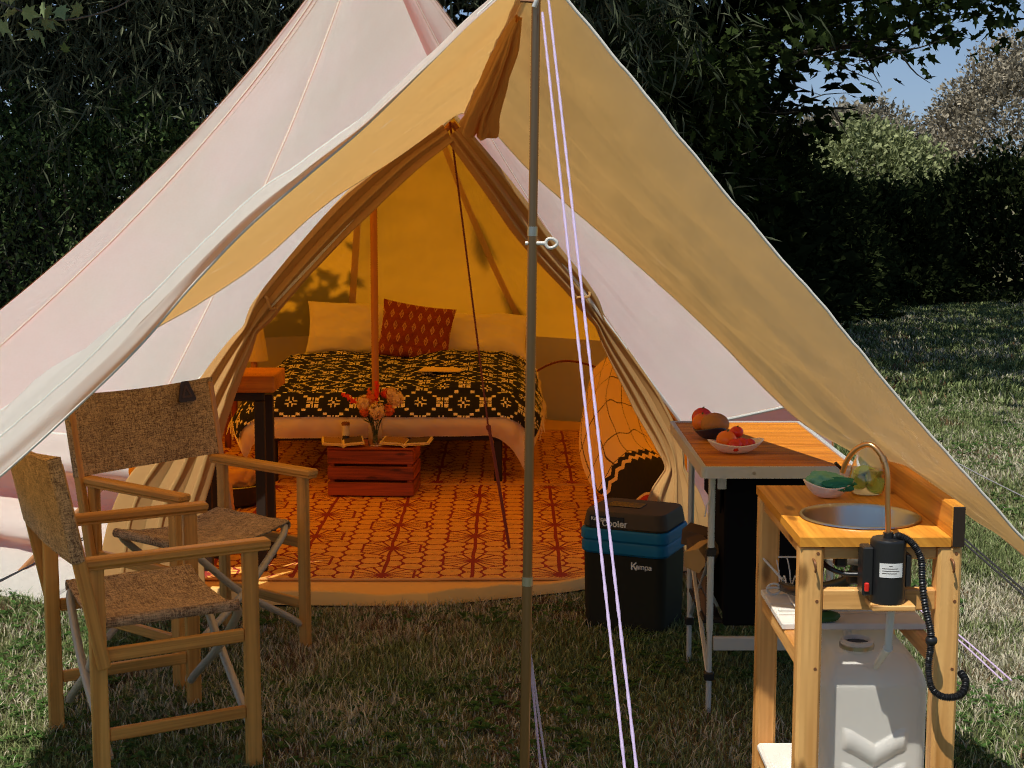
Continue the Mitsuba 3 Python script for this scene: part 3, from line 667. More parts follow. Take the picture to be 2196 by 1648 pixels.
# ------------------------------------------------------------------ two folding armchairs
def armchair(label, cx, cy, ang, emblem):
    k = thing('folding_armchair', label, 'chair', 'pair of folding armchairs under the awning')
    M, t = R3(math.radians(ang)), V(cx, cy, 0)
    A = lambda nm, m, b, s=False, lab=None: put(k, nm, tf(m, M, t), b, s, lab)
    W = 0.275; XF, XR = 0.20, -0.215
    for s in (-1, 1):
        y = s * W
        A('leg', bx(XF - .021, XF + .021, y - .012, y + .012, 0, .612, .003), 'bamboo')
        A('leg', bx(XR - .021, XR + .021, y - .012, y + .012, 0, .612, .003), 'bamboo')
        A('armrest', cat([bx(-.265, .255, y - .024, y + .024, .6125, .635, .005), bx(-.262, .252, y - .019, y + .019, .6045, .6123, .002)]), 'bamboo')
        A('stretcher', bx(XR + .022, XF - .022, y - .009, y + .009, .355, .391, .003), 'bamboo')
        A('stretcher', bx(XR + .022, XF - .022, y - .009, y + .009, .140, .174, .003), 'bamboo')
        A('back_post', bar((-.205, y + s * .0235, .345), (-.309, y + s * .0235, .890), .022, .034, (1, 0, 0)), 'bamboo')
        # seat rail that bends down at both ends and crosses to the other side
        yi = s * .215
        for xe, sx in ((.195, 1), (-.185, -1)):
            o = .018 * s * sx
            pth = curve([(0, yi, .442), (xe - sx * .05, yi, .442), (xe - sx * .012, yi - s * .012, .430), (xe, yi - s * .06, .385), (xe + o * .4, 0, .255), (xe + o * .4, -s * .20, .130), (xe + o * .4, -s * .262, .088)], 36)
            A('folding_tube', tube(pth, .0122, 10), 'chair_tube', 40)
    # woven seat, sagging between the rails, with rolled sides
    x, y = np.linspace(-.185, .185, 33), np.linspace(-1, 1, 41)
    X, Y = np.meshgrid(x, y, indexing='ij')
    z = .455 - .030 * (1 - Y ** 2) - .010 * (1 - (X / .185) ** 2) * (1 - Y ** 2) + .010 * (meshkit.fbm(np.stack([X * 14, Y * 3, 0 * X + cx], -1), 3, 2) - .5) + .004 * (meshkit.fbm(np.stack([X * 40, Y * 9, 0 * X + cx], -1), 2, 3) - .5)
    P = np.stack([X, Y * .222, z], -1)
    A('seat', sheet(P, .006, np.stack([X, Y * .222], -1)), 'burlap', True)
    for s in (-1, 1):
        g = np.linspace(-math.pi * .35, math.pi * 1.1, 14)
        X2, G = np.meshgrid(x, g, indexing='ij')
        P = np.stack([X2, s * (.215 + .0155 * np.cos(G)), .442 + .0155 * np.sin(G)], -1)
        A('seat_sleeve', grid(P, np.stack([X2, G * .016 + s], -1)), 'burlap', True)
    # back rest cloth sleeved over the posts
    d = V(-.110, 0, .560) / .5707
    hs, yy = np.linspace(.295, .572, 25), np.linspace(-1, 1, 49)
    Hh, Y = np.meshgrid(hs, yy, indexing='ij')
    bow = .020 * (1 - Y ** 2) + .012 * (1 - Y ** 2) * (meshkit.fbm(np.stack([Hh * 9, Y * 2, 0 * Y + cx * 3], -1), 3, 5) - .5) + .010 * (1 - Y ** 2) * (meshkit.fbm(np.stack([Hh * 16 + Y * 3, Y * 7, 0 * Y + cx], -1), 3, 9) - .5)
    base = V(-.205, 0, .345) + d * Hh[..., None] - V(0, 0, 1) * (0.010 * (1 - Y ** 2) * np.where(Hh > .5, 1, 0))[..., None]
    nrm = V(.560, 0, .110) / .5707
    for side in (1, -1):
        P = base - nrm * (bow - side * .0185 * (1 - .55 * (1 - Y ** 2)))[..., None]; P[..., 1] = Y * .304
        A('back_cloth', grid(P, np.stack([Y * .304 + side * .3, Hh], -1)), 'burlap', True)
    for s in (-1, 1):
        g = np.linspace(-math.pi / 2, math.pi / 2, 9)
        H2, G = np.meshgrid(hs, g, indexing='ij')
        P = V(-.205, 0, .345) + d * H2[..., None] + nrm * (.0185 * np.sin(G))[..., None]
        P[..., 1] += s * (.304 + .010 * np.cos(G))
        A('back_sleeve', grid(P, np.stack([G * .018 + s, H2], -1)), 'burlap', True)
    for y, hh in ((Y, hs),):   # closed top and bottom of the sleeve
        for e in (0, -1):
            Pa = base[e] - nrm * (bow[e] - .0185 * (1 - .55 * (1 - Y[e] ** 2)))[..., None]
            Pb = base[e] - nrm * (bow[e] + .0185 * (1 - .55 * (1 - Y[e] ** 2)))[..., None]
            Pa[..., 1] = Pb[..., 1] = Y[e] * .304
            P = np.stack([Pa, Pb], 0)
            A('back_edge', grid(P, np.stack([P[..., 1], P[..., 0]], -1)), 'burlap', True)
    if emblem:
        tri = Polygon([(-.036, -.030), (.036, -.030), (.010, .038), (-.010, .038)]).buffer(.012, 6)
        mark = Polygon([(-.024, -.020), (.024, -.020), (0, .030)]).buffer(.004).difference(Polygon([(-.016, -.015), (.016, -.015), (0, .018)]))
        F = np.stack([V(0, 1, 0), d, nrm], 1)
        c = V(-.205, .180, .345) + d * .527 + nrm * .0165
        for nm_, pg, off, dep, b in (('emblem_patch', tri, 0, .004, 'leather'), ('emblem_mark', mark, .004, .0015, 'leather_mark')):
            e = trimesh.creation.extrude_polygon(pg, dep, engine='earcut')
            v = np.array(e.vertices) * [.8, .8, 1]; v[:, 2] += off
            A(nm_, (v @ F.T + c, np.array(e.faces), None), b)
    return k
armchair('front folding armchair with bamboo frame, seen from its side, nearest the camera at left', -1.020, 4.10, 29.0, False)
armchair('rear folding armchair with a dark triangular patch on its woven back, by the tent door', -1.045, 4.94, -38.5, True)

# ------------------------------------------------------------------ the camp table
ct = thing('camp_table', 'folding camp table with orange wooden slat top and grey metal legs', 'table')
X0, X1, Y0, Y1, ZT = .548, 1.005, 4.25, 5.14, .78
n = 16; wS = (Y1 - Y0 - .036) / n
for i in range(n):
    y = Y0 + .018 + i * wS
    put(ct, 'slat', bx(X0 + .016, X1 - .016, y + .0012, y + wS - .0012, ZT - .012, ZT - .0015, .002), 'slatwood')
put(ct, 'underlay', bx(X0 + .017, X1 - .017, Y0 + .017, Y1 - .017, ZT - .018, ZT - .0125, 0), 'blackplastic')
poly = Polygon([(X0, Y0), (X1, Y0), (X1, Y1), (X0, Y1)]).buffer(-.02).buffer(.02, 6)
e = trimesh.creation.extrude_polygon(poly.difference(poly.buffer(-.015)), .034, engine='earcut')
put(ct, 'rim', (np.array(e.vertices) + V(0, 0, ZT - .033), np.array(e.faces), None), 'alu', 30)
LX, LY = (.597, .955), (4.38, 4.885)
for x in LX:
    for y in LY:
        put(ct, 'leg', cat([tube([V(x, y, .0), V(x, y, .26)], .0085, 12), tube([V(x, y, .255), V(x, y, ZT - .034)], .0105, 12)]), 'alu', 40)
        for z in ((.115, .50) if y < 4.5 else (.14, .42)):
            put(ct, 'leg_clip', bx(x - .015, x + .015, y - .015, y + .015, z - .013, z + .013, .004), 'blackplastic')
for y in LY:
    put(ct, 'cross_bar', bx(LX[0] + .011, LX[1] - .011, y - .010, y + .010, .195 if y < 4.5 else .19, .237 if y < 4.5 else .232, .003), 'alu_dull')
for x in LX:
    put(ct, 'brace', bar((x - .004, LY[0], .13), (x - .004, LY[1], .42), .005, .014, (1, 0, 0)), 'alu')
    put(ct, 'brace', bar((x + .004, LY[0], .50), (x + .004, LY[1], .16), .005, .014, (1, 0, 0)), 'alu')
put(ct, 'bracket', bx(.613, .640, 4.376, 4.384, .690, .735, .002), 'alu')
for x in (.70, .985 - .02):
    put(ct, 'rivet', tube([V(x, Y0 + .001, ZT - .017), V(x, Y0 - .002, ZT - .017)], .005, 10), 'steel', 40)
put(ct, 'strap_end', tube(curve([(.594, 4.372, .70), (.588, 4.366, .66), (.580, 4.362, .645), (.574, 4.36, .61)], 14), .0022, 6), 'whitewire', 40)
cb = thing('storage_cupboard', 'black fabric storage cupboard hung under the camp table', 'cupboard')
put(cb, 'body', cat([bx(.655, .935, 4.43, 4.84, .262, .735, .01)]), 'blackfabric')
put(cb, 'shelf', bx(.592, .654, 4.50, 4.87, .243, .256, .003), 'blackplastic')
put(cb, 'front_flap', bx(.64, .945, 4.405, 4.425, .262, .738, .006), 'blackfabric')
put(cb, 'side_flap', bx(.632, .638, 4.46, 4.83, .60, .735, .002), 'blackfabric')
wb = thing('firewood_box', 'dark open box of split firewood standing under the camp table', 'box')
for z in (.26, .33, .40):
    put(wb, 'board', bx(.600, .608, 4.52, 4.86, z, z + .055, .003), 'log')
for j, (y, z) in enumerate(((4.60, .49), (4.70, .48), (4.78, .50))):
    put(wb, 'log', tf(tube([V(-.06, 0, 0), V(.06, 0, .01)], .042, 5), rot([0, 0, 1], 60 + 40 * j), (.60 + .012 * j, y, z - .06)), 'log' if j else 'log_cut', 30)

# fruit dish
def boat_dish(parent, name, L, Wd, H, b, ang, at, band=None):
    u, g = np.linspace(0, 1, 12), np.linspace(0, 2 * math.pi, 48, endpoint=True)
    U, G = np.meshgrid(u, g, indexing='ij')
    def surf(f, zo):
        r = U ** 0.75
        up = (1 + .55 * np.abs(np.cos(G)) ** 2)
        return np.stack([f * r * L / 2 * np.cos(G), f * r * Wd / 2 * np.sin(G), zo + H * U ** 2.2 * up], -1)
    o, i_ = grid(surf(1.0, 0)), grid(surf(.97, .003))
    rim = tube(surf(.985, .0015)[-1][:-1], .0022, 6, closed=True)
    put(parent, name, tf(cat([o, i_]), R3(ang), at), b, 50)
    put(parent, 'rim', tf(rim, R3(ang), at), b, 50)
fd = thing('fruit_dish', 'cream boat shaped dish of fruit at the back of the camp table', 'dish')
boat_dish(fd, 'bowl', .17, .10, .028, 'dark_band', math.radians(100), V(.640, 4.77, ZT))
fd2 = thing('fruit_dish', 'cream boat shaped dish with tomatoes at the front of the camp table', 'dish')
boat_dish(fd2, 'bowl', .175, .105, .026, 'ceramic', math.radians(10), V(.682, 4.495, ZT))
def fruit(name, lab, cat_, r, pos, b, sx=1, sz=.9, stem=True, group=None, seed=0):
    k = thing(name, lab, cat_, group)
    put(k, 'flesh', blob(r * sx, r, r * sz, 3, .05, 1.5, seed), b, True, t=pos)
    if stem: put(k, 'stem', tube([V(*pos) + V(0, -.2 * r, r * sz * .85), V(*pos) + V(.004, -.3 * r, r * sz * 1.12)], .0022, 6), 'stem_green', 40)
fruit('melon', 'brown green melon lying in front of the big red fruit', 'fruit', .040, V(.652, 4.74, ZT + .050), 'fruit_melon', 1.15, .95, False, None, 1)
fruit('pomegranate', 'large red round fruit at the back of the fruit dish', 'fruit', .034, V(.622, 4.83, ZT + .058), 'fruit_red', 1, 1, True, None, 2)
fruit('orange', 'orange fruit just above the melon in the dish', 'fruit', .030, V(.612, 4.77, ZT + .052), 'fruit_orange', 1, 1, True, None, 3)
fruit('tomato', 'large orange red tomato, biggest in the front dish', 'tomato', .031, V(.655, 4.50, ZT + .040), 'fruit_orange', 1, .9, True, None, 4)
for j, (x, y, r, lab) in enumerate(((.676, 4.465, .022, 'red tomato at the front edge of the front dish'), (.690, 4.53, .021, 'red tomato with a stalk behind the others in the front dish'), (.700, 4.485, .022, 'dark red tomato in the middle right of the front dish'), (.724, 4.49, .019, 'smallest red tomato at the right end of the front dish'))):
    fruit('tomato', lab, 'tomato', r, V(x, y, ZT + .022 + .3 * r + (0.03 if j == 1 else 0)), 'fruit_red', 1, .9, j == 1, 'small red tomatoes in the front dish', 5 + j)

# ------------------------------------------------------------------ the cool box
cz = thing('cool_box', 'dark brown cool box with a blue band round its lid', 'cool box')
cm, c0 = R3(math.radians(-24)), V(.447, 5.33, 0)
def rbox(sx, sy, sz, r, z0, taper=0.0):
    poly = Polygon([(-sx / 2, -sy / 2), (sx / 2, -sy / 2), (sx / 2, sy / 2), (-sx / 2, sy / 2)]).buffer(-r).buffer(r, 6)
    c = np.array(poly.exterior.coords)[:-1]
    prof = [(0.96, 0), (1.0, .008), (1.0 + taper, sz - .008), (.97 + taper, sz)]
    P = np.stack([np.column_stack([c * f, np.full(len(c), z0 + z)]) for f, z in prof], 0)
    m = len(c); P = np.concatenate([P, P[:, :1]], 1)
    a = grid(P); 
    v = np.vstack([a[0], [[0, 0, z0]], [[0, 0, z0 + sz]]]); k = np.arange(m); L = len(a[0])
    f = np.vstack([a[1][:, ::-1], np.stack([k, k + 1, k * 0 + L], 1)[:, ::-1], np.stack([3 * (m + 1) + k, 3 * (m + 1) + k + 1, k * 0 + L + 1], 1)])
    return v, f, None
CA = lambda nm, m, b, s=30, lab=None: put(cz, nm, tf(m, cm, c0), b, s, lab)
CA('body', rbox(.305, .25, .284, .035, 0.0, .03), 'cooler_body')
CA('band', rbox(.330, .277, .046, .04, .2845), 'cooler_blue')
CA('band', rbox(.334, .281, .044, .04, .3307), 'cooler_blue')
CA('lid', rbox(.320, .268, .062, .045, .3750, -.05), 'cooler_lid')
CA('handle_recess', bx(-.10, .03, -.03, .05, .4383, .4400, .0005), 'blackplastic')
LT = np.array([[1, 0, 0], [0, 0, -1], [0, 1, 0]], float)   # lettering stands upright, facing -y
def letters(text, h, x, y, z, bold=True, parent=cz, name='lettering', M=cm, t=c0, b='whiteprint'):
    m = meshkit.text_mesh(text, h, .0012, bold)
    put(parent, name, tf((np.array(m.vertices) @ LT.T + V(x, y, z), np.array(m.faces), None), M, t), b)
CA('badge', bx(-.125, .005, -.1338, -.1308, .381, .422, .0005), 'blackplastic')
letters('Kampa', .013, -.120, -.1340, .405)
letters('Cooler', .022, -.078, -.1340, .387)
letters('K', .027, .030, -.1295, .236)
letters('ampa', .017, .050, -.1295, .240)

# ------------------------------------------------------------------ the washing-up stand
st = thing('sink_stand', 'orange pine washing stand with a round steel sink in its top', 'sink stand')
SX0, SX1, SY0, SY1, SZ = .605, .945, 3.06, 3.62, .85
LW = .050
for x in (SX0, SX1 - LW):
    for y in (SY0, SY1 - LW):
        put(st, 'leg', bx(x, x + LW, y, y + LW, 0, SZ - .0205, .006), 'pine')
topp = Polygon([(SX0 - .002, SY0 - .004), (SX1 - .026, SY0 - .004), (SX1 - .026, SY1 + .004), (SX0 - .002, SY1 + .004)])
BC = (.774, 3.255); BR_ = .129
e = trimesh.creation.extrude_polygon(topp.difference(Point(*BC).buffer(BR_ - .006, 32)), .020, engine='earcut')
tv = np.array(e.vertices) + V(0, 0, SZ - .020)
put(st, 'top_board', (tv, np.array(e.faces), np.stack([tv[:, 1] + .3, tv[:, 0] * 1.0 + tv[:, 2]], 1)), 'pine_top', False)
put(st, 'splash_board', bx(SX1 - .025, SX1 + .002, SY0 - .004, SY1 + .004, SZ - .022, SZ + .068, .004), 'pine_top')
put(st, 'splash_board_end', bx(SX1 - .024, SX1 + .001, SY0 - .0075, SY0 - .0045, SZ - .020, SZ + .066, .001), 'darkmetal')
put(st, 'rail', bx(SX0 + LW, SX1 - LW, SY0 + .012, SY0 + .034, .800, .8295, .003), 'pine')
put(st, 'rail', bx(SX0 + LW, SX1 - LW, SY0 + .008, SY0 + .034, .690, .735, .003), 'pine')
put(st, 'rail', bx(SX0 + LW, SX1 - LW, SY1 - .036, SY1 - .012, .775, .8295, .003), 'pine')
put(st, 'rail', bx(SX0 + LW, SX1 - LW, SY1 - .036, SY1 - .012, .545, .590, .003), 'greywood')
for x in (SX0 + .010, SX1 - .036):
    put(st, 'side_rail', bx(x, x + .026, SY0 + LW, SY1 - LW, .545, .585, .003), 'pine')
    put(st, 'side_rail', bx(x, x + .026, SY0 + LW, SY1 - LW, .795, .8295, .003), 'pine')
    put(st, 'side_rail', bx(x, x + .026, SY0 + LW, SY1 - LW, .150, .190, .003), 'pine')
for j in range(4):   # shelf boards
    y = SY0 + .215 + j * .083
    put(st, 'shelf_board', bx(SX0 + .006, SX1 - .006, y, y + .078, .5865, .601, .002), 'whitepaint')
put(st, 'foot_board', bx(SX0 + .004, SX1 - .004, SY0 + .052, SY1 - .052, .1915, .212, .006), 'whitepaint')
prof = [(BR_ + .004, SZ + .0025), (BR_ + .003, SZ + .0055), (BR_ - .002, SZ + .006), (BR_ - .008, SZ - .002), (BR_ - .016, SZ - .05), (BR_ - .04, SZ - .083), (.05, SZ - .096), (.012, SZ - .098)]
bowl = [(r, z) for r, z in prof] + [(.012, SZ - .100), (.05, SZ - .0985), (BR_ - .038, SZ - .086), (BR_ - .0135, SZ - .05), (BR_ - .0065, SZ - .012)]
put(st, 'sink_bowl', lathe(bowl, 56, (BC[0], BC[1], 0)), 'steel', 50, 'round stainless steel sink bowl')
put(st, 'drain_hose', tube(curve([(BC[0], BC[1], SZ - .10), (BC[0] - .02, BC[1] + .02, SZ - .15), (BC[0] - .10, BC[1] + .12, SZ - .20), (SX0 + .05, SY1 - .09, .62)], 30), .013, 10), 'blackplastic', 40)
for x in (SX0 + .027, SX1 - .024):
    h0 = V(x, SY0, .795)
    put(st, 'hook', tube(curve([h0 + V(0, .002, .008), h0 + V(0, -.012, .008), h0 + V(.001, -.020, .002), h0 + V(.002, -.019, -.012), h0 + V(.002, -.014, -.016)], 16), .0024, 8), 'rust', 40)
for x in (SX0 + LW * .5, SX1 - LW * .5):      # screws that hold the rails
    for z in (.815, .712, .565):
        put(st, 'screw', tube([V(x + .012, SY0 + .001, z), V(x + .012, SY0 - .0012, z)], .0036, 10), 'rust', 40)
# pump, tap and hoses
put(st, 'pump_shelf', tf(cbox(.090, .075, .012, .002), None, (.790, SY0 - .022, .7125)), 'pine')
px_, py_ = .783, SY0 - .022
put(st, 'pump', cat([lathe([(0, .719), (.036, .719), (.037, .723), (.037, .848), (.034, .853), (.0, .854)], 36, (px_, py_, 0))]), 'blackplastic', 40, 'black electric pump standing on a small shelf')
k = put(st, 'pump_bracket', bx(px_ - .056, px_ - .034, py_ - .02, py_ + .028, .735, .838, .003), 'blackplastic')
put(st, 'pump_bracket', bx(px_ + .034, px_ + .048, py_ - .01, py_ + .028, .75, .82, .003), 'blackplastic')
g = np.linspace(-2.25, -.95, 15)
lab_ = np.stack([np.stack([px_ + .0386 * np.cos(g), py_ + .0386 * np.sin(g), 0 * g + z], 1) for z in (.778, .808)], 1)
put(st, 'pump_label', grid(lab_), 'whiteprint', True, 'white printed sticker on the pump')
for z, w0, w1 in ((.802, -1.75, -1.55), (.796, -2.1, -1.25), (.791, -2.1, -1.15), (.786, -2.1, -1.3)):   # rows of print too small to read
    gg = np.linspace(w0, w1, 9)
    put(st, 'label_print', grid(np.stack([np.stack([px_ + .0389 * np.cos(gg), py_ + .0389 * np.sin(gg), 0 * gg + zz], 1) for zz in (z, z + .0016)], 1)), 'darkmetal', True)
put(st, 'switch', bx(px_ - .053, px_ - .043, py_ - .026, py_ - .0205, .745, .764, .002), 'red_switch')
put(st, 'tap_socket', tube([V(px_, py_, .853), V(px_ - .001, py_, .866)], .0105, 14), 'blackplastic', 40)
tp = curve([(px_ - .001, py_, .866), (px_ - .003, py_ + .004, .93), (px_ - .005, py_ + .008, .99), (px_ - .014, py_ + .018, 1.022), (px_ - .036, py_ + .034, 1.044), (px_ - .060, py_ + .052, 1.032), (px_ - .076, py_ + .066, 1.005), (px_ - .083, py_ + .074, .978)], 60)
put(st, 'tap', tube(tp, .0058, 14), 'copper', 40, 'bent copper pipe tap')
put(st, 'tap_joint', tube([tp[22], tp[25]], .0076, 14), 'copper', 40)
hp = curve([(px_ + .012, py_, .853), (px_ + .022, py_ - .012, .860), (px_ + .045, py_ - .020, .846), (px_ + .063, py_ - .022, .815), (px_ + .068, py_ - .020, .765), (px_ + .076, py_ - .022, .710), (px_ + .088, py_ - .022, .662), (px_ + .090, py_ - .020, .625), (px_ + .086, py_ - .022, .585), (px_ + .090, py_ - .034, .545), (px_ + .108, py_ - .042, .528), (px_ + .135, py_ - .044, .526), (px_ + .156, py_ - .036, .534), (px_ + .167, py_ - .015, .552), (px_ + .163, py_ + .008, .562)], 420)
put(st, 'ribbed_hose', tube(hp, .0072 + .0014 * np.sin(np.arange(420) * 1.9), 10), 'blackplastic', 30)
put(st, 'hose_clip', blob(.013, .012, .012, 1), 'blackplastic', 40, t=(px_ + .091, py_ - .02, .640))
put(st, 'dip_tube', cat([tube([V(px_ + .012, py_ + .008, .699), V(px_ + .012, py_ + .022, .61)], .0085, 12), tube([V(px_ + .012, py_ + .022, .612), V(px_ + .013, py_ + .075, .575), V(px_ + .013, py_ + .125, .535)], [.0105, .009, .006], 12)]), 'whitewire', 40)

# water jug on the foot board
jg = thing('water_jug', 'translucent white water jug standing inside the pine stand', 'jug')
jw, jd, jh, jz = .118, .150, .345, .213
def jug_section(z):
    q = np.clip((z - .80) / .20, 0, 1)
    return 1 - .30 * q ** 1.6, 1 - .35 * q ** 1.8
zs = np.concatenate([[0, .01, .03], np.linspace(.06, .78, 110), np.linspace(.80, 1.0, 14)])
cc = np.array(Polygon([(-1, -1), (1, -1), (1, 1), (-1, 1)]).buffer(-.22).buffer(.22, 5).exterior.segmentize(.02).coords)
rows = []
for z in zs:
    fx, fy = jug_section(z); b = 1 - .05 * (1 - min(1, z / .03))
    pz = np.column_stack([cc[:, 0] * jw * fx * b, cc[:, 1] * jd * fy * b, np.full(len(cc), jz + z * jh)])
    front = (cc[:, 1] < -.92) & (np.abs(cc[:, 0]) < .7)
    if front.any() and .05 < z < .60:   # raised chevrons pressed into the front
        xx = cc[front, 0] / .62
        wv = .26 * np.abs(xx) - .10 * np.clip(np.abs(xx) - .7, 0, 1)
        for zc in (.13, .36):
            pz[front, 1] -= .010 * np.cos(.5 * math.pi * np.clip(np.abs(z - zc - wv * .5) / .075, 0, 1)) ** .7 * np.clip((1.0 - np.abs(xx)) / .15, 0, 1)
    rows.append(pz)
P = np.stack(rows, 0)
jb = grid(P); m = len(cc)
tv = np.vstack([jb[0], [[0, 0, jz]], [[0, 0, jz + jh]]]); kk = np.arange(m - 1); L = len(jb[0])
jf = np.vstack([jb[1], np.stack([kk, kk + 1, kk * 0 + L], 1), np.stack([(len(zs) - 1) * m + kk + 1, (len(zs) - 1) * m + kk, kk * 0 + L + 1], 1)])
JC = V(.797, SY0 + .245, 0)
put(jg, 'body', tf((tv, jf, None), None, JC), 'jug_plastic', 50)
put(jg, 'neck', lathe([(.036, 0), (.036, .022), (.031, .024), (.031, .0)], 28, JC + V(-.028, -.075, jz + jh - .002)), 'jug_plastic', 40)
put(jg, 'neck_ring', lathe([(.033, .0), (.0385, .002), (.0385, .010), (.033, .012)], 28, JC + V(-.028, -.075, jz + jh + .001)), 'steel', 40)
put(jg, 'neck_inside', lathe([(.0305, .012), (.0, .011)], 28, JC + V(-.028, -.075, jz + jh)), 'blackplastic', 40)
put(jg, 'handle', tube(curve([(JC[0] - .03, JC[1] + .01, jz + jh - .004), (JC[0] - .03, JC[1] + .02, jz + jh + .028), (JC[0] - .03, JC[1] + .09, jz + jh + .028), (JC[0] - .03, JC[1] + .10, jz + jh - .010)], 24), .010, 10), 'jug_plastic', 40)

# wire rack on the shelf
wr = thing('wire_rack', 'white wire dish rack on the shelf of the pine stand', 'rack')
rz, rx0, rx1 = .603, SX0 + .02, SX1 - .075
ya, yb = SY1 - .10, SY1 - .28
for y, z, r in ((SY1 - .045, rz + .078, .0026), (ya - .01, rz + .018, .0032), (yb, rz + .010, .0026)):
    put(wr, 'long_wire', tube([V(rx0 - .012, y, z), V(rx1, y, z)], r, 8), 'whitewire', 40)
for j in range(9):
    x = rx0 + .022 + j * (rx1 - rx0 - .03) / 8
    put(wr, 'wire', tube(curve([(x, SY1 - .045, rz + .078), (x + .004, SY1 - .06, rz + .052), (x + .006, ya + .02, rz + .016), (x + .008, ya - .02, rz + .050), (x + .010, ya - .07, rz + .014), (x + .012, yb, rz + .010)], 24), .0019, 6), 'whitewire', 40)
put(wr, 'end_wire', tube([V(rx0 - .012, SY1 - .045, rz + .078), V(rx0 + .045, ya - .01, rz + .018)], .0030, 8), 'whitewire', 40)
g = np.linspace(0, 2 * math.pi * 1.15, 26)
put(wr, 'curl', tube(np.stack([rx0 + .008 + .017 * np.cos(g) , ya - .012 + .002 * g, rz + .014 + .014 * np.sin(g)], 1), .0026, 8), 'whitewire', 40)
sb = thing('scrubbing_brush', 'green scrubbing brush with a black handle on the stand shelf', 'brush')
put(sb, 'head', tf(blob(.040, .026, .014, 2, .3, 3, 2), None, (.705, SY0 + .235, .613)), 'green_thing', 40)
put(sb, 'handle', tube(curve([(.700, SY0 + .235, .618), (.712, SY0 + .23, .640), (.702, SY0 + .225, .662)], 12), [.008] * 6 + [.005] * 6, 8), 'blackplastic', 40)
cl = thing('clamp_lamp', 'black clamp with a curved arm fixed under the sink', 'clamp')
put(cl, 'arm', tube(curve([(.655, SY0 + .10, .800), (.668, SY0 + .05, .778), (.70, SY0 + .03, .765), (.735, SY0 + .02, .765)], 24), .0055, 10), 'blackplastic', 40)
put(cl, 'body', bx(.690, .716, SY0 + .05, SY0 + .08, .772, .800, .004), 'blackplastic')
put(cl, 'jaw', bx(.715, .738, SY0 + .035, SY0 + .06, .738, .765, .004), 'blackplastic')

# things on the stand
dc_ = thing('soap_dish', 'white boat shaped dish holding green cloths behind the sink', 'dish')
boat_dish(dc_, 'bowl', .118, .085, .026, 'ceramic', math.radians(4), V(.748, 3.47, SZ + .001))
def crumple(rx, ry, rz, seed):
    v, f, _ = blob(rx, ry, rz, 4, .85, 1.7, seed)
    return v, f, None
ck = thing('cleaning_cloth', 'dark green folded cloth lying in the white dish', 'cloth')
put(ck, 'cloth', crumple(.044, .030, .017, 3), 'green_cloth', 25, t=(.765, 3.460, SZ + .034))
ck = thing('cleaning_cloth', 'pale mint cloth bunched behind the dark green cloth in the dish', 'cloth')
put(ck, 'cloth', crumple(.043, .032, .022, 8), 'mint_cloth', 25, t=(.738, 3.480, SZ + .040))
cf = thing('carafe', 'glass carafe of water with lime slices beside the splash board', 'carafe')
CP = V(.850, 3.515, SZ + .001)
out = [(0, 0), (.030, 0), (.038, .006), (.043, .030), (.042, .045), (.034, .075), (.022, .100), (.0155, .118), (.0165, .128)]
po = curve([(r, z, 0) for r, z in out], 40)[:, :2]; po[:, 0] = np.maximum(po[:, 0], 0)
inn = po[::-1].copy(); inn[:, 0] = np.maximum(inn[:, 0] - .0016, 0); inn[:-4, 1] += 0.0; inn[-12:, 1] = np.maximum(inn[-12:, 1], .003)
put(cf, 'glass', lathe(np.vstack([po, inn]), 40, CP), 'glass', 60)
wt_ = np.array([(r - .0022, max(z, .004)) for r, z in po if z < .062]); wt_[:, 0] = np.maximum(wt_[:, 0], 0)
wt_ = np.vstack([wt_, [[0, wt_[-1, 1]]]])
put(cf, 'water', lathe(wt_, 40, CP), 'water', 60)
for j in range(5):
    a = j * 1.9
    disc = lathe([(0, -.0022), (.018, -.0022), (.0185, 0), (.018, .0022), (0, .0022)], 18)
    put(cf, 'lime_slice', tf(disc, rot([math.cos(a), math.sin(a), .2], 60 + 25 * j), CP + V(.016 * math.cos(a * 1.3), .012 * math.sin(a * 1.3), .022 + .009 * j)), 'lime', 40)
mg = thing('small_pot', 'small white and black pot behind the green cloths', 'pot')
put(mg, 'pot', lathe([(0, 0), (.022, 0), (.026, .05), (.024, .052), (.021, .006), (0, .006)], 24, (.825, 3.585, SZ + .001)), 'ceramic', 40)
put(mg, 'brush', tube([V(.812, 3.58, SZ + .04), V(.785, 3.57, SZ + .066)], .004, 8), 'blackplastic', 40)

# ------------------------------------------------------------------ inside the tent
def rug(label, x0, x1, y0, y1, z, seed, off):
    k = thing('rug', label, 'rug')
    x, y = np.linspace(x0, x1, 60), np.linspace(y0, y1, 60)
    X, Y = np.meshgrid(x, y, indexing='ij')
    d = np.hypot(X - TC[0], Y - TC[1])
    Z = z + .010 * meshkit.fbm(np.stack([X * 2.2, Y * 2.2, 0 * X], -1), 3, seed)
    put(k, 'weave', grid(np.stack([X, Y, Z], -1), np.stack([X + off[0], Y + off[1]], -1)), 'rug', True)
    e = np.concatenate([np.stack([X[:, 0], Y[:, 0], Z[:, 0]], 1), np.stack([X[-1, 1:], Y[-1, 1:], Z[-1, 1:]], 1), np.stack([X[-2::-1, -1], Y[-2::-1, -1], Z[-2::-1, -1]], 1), np.stack([X[0, -2:0:-1], Y[0, -2:0:-1], Z[0, -2:0:-1]], 1)])
    put(k, 'binding', tube(e, .006, 6, closed=True), 'linen_orange', 40)
rug('orange rug with dark red honeycomb pattern in front of the wooden crate', -1.35, .62, 5.885, 7.86, .016, 3, (.165, .25))
rug('second honeycomb rug lying in shade under the bed', -1.9, .50, 7.88, 9.75, .016, 5, (.04, .1))

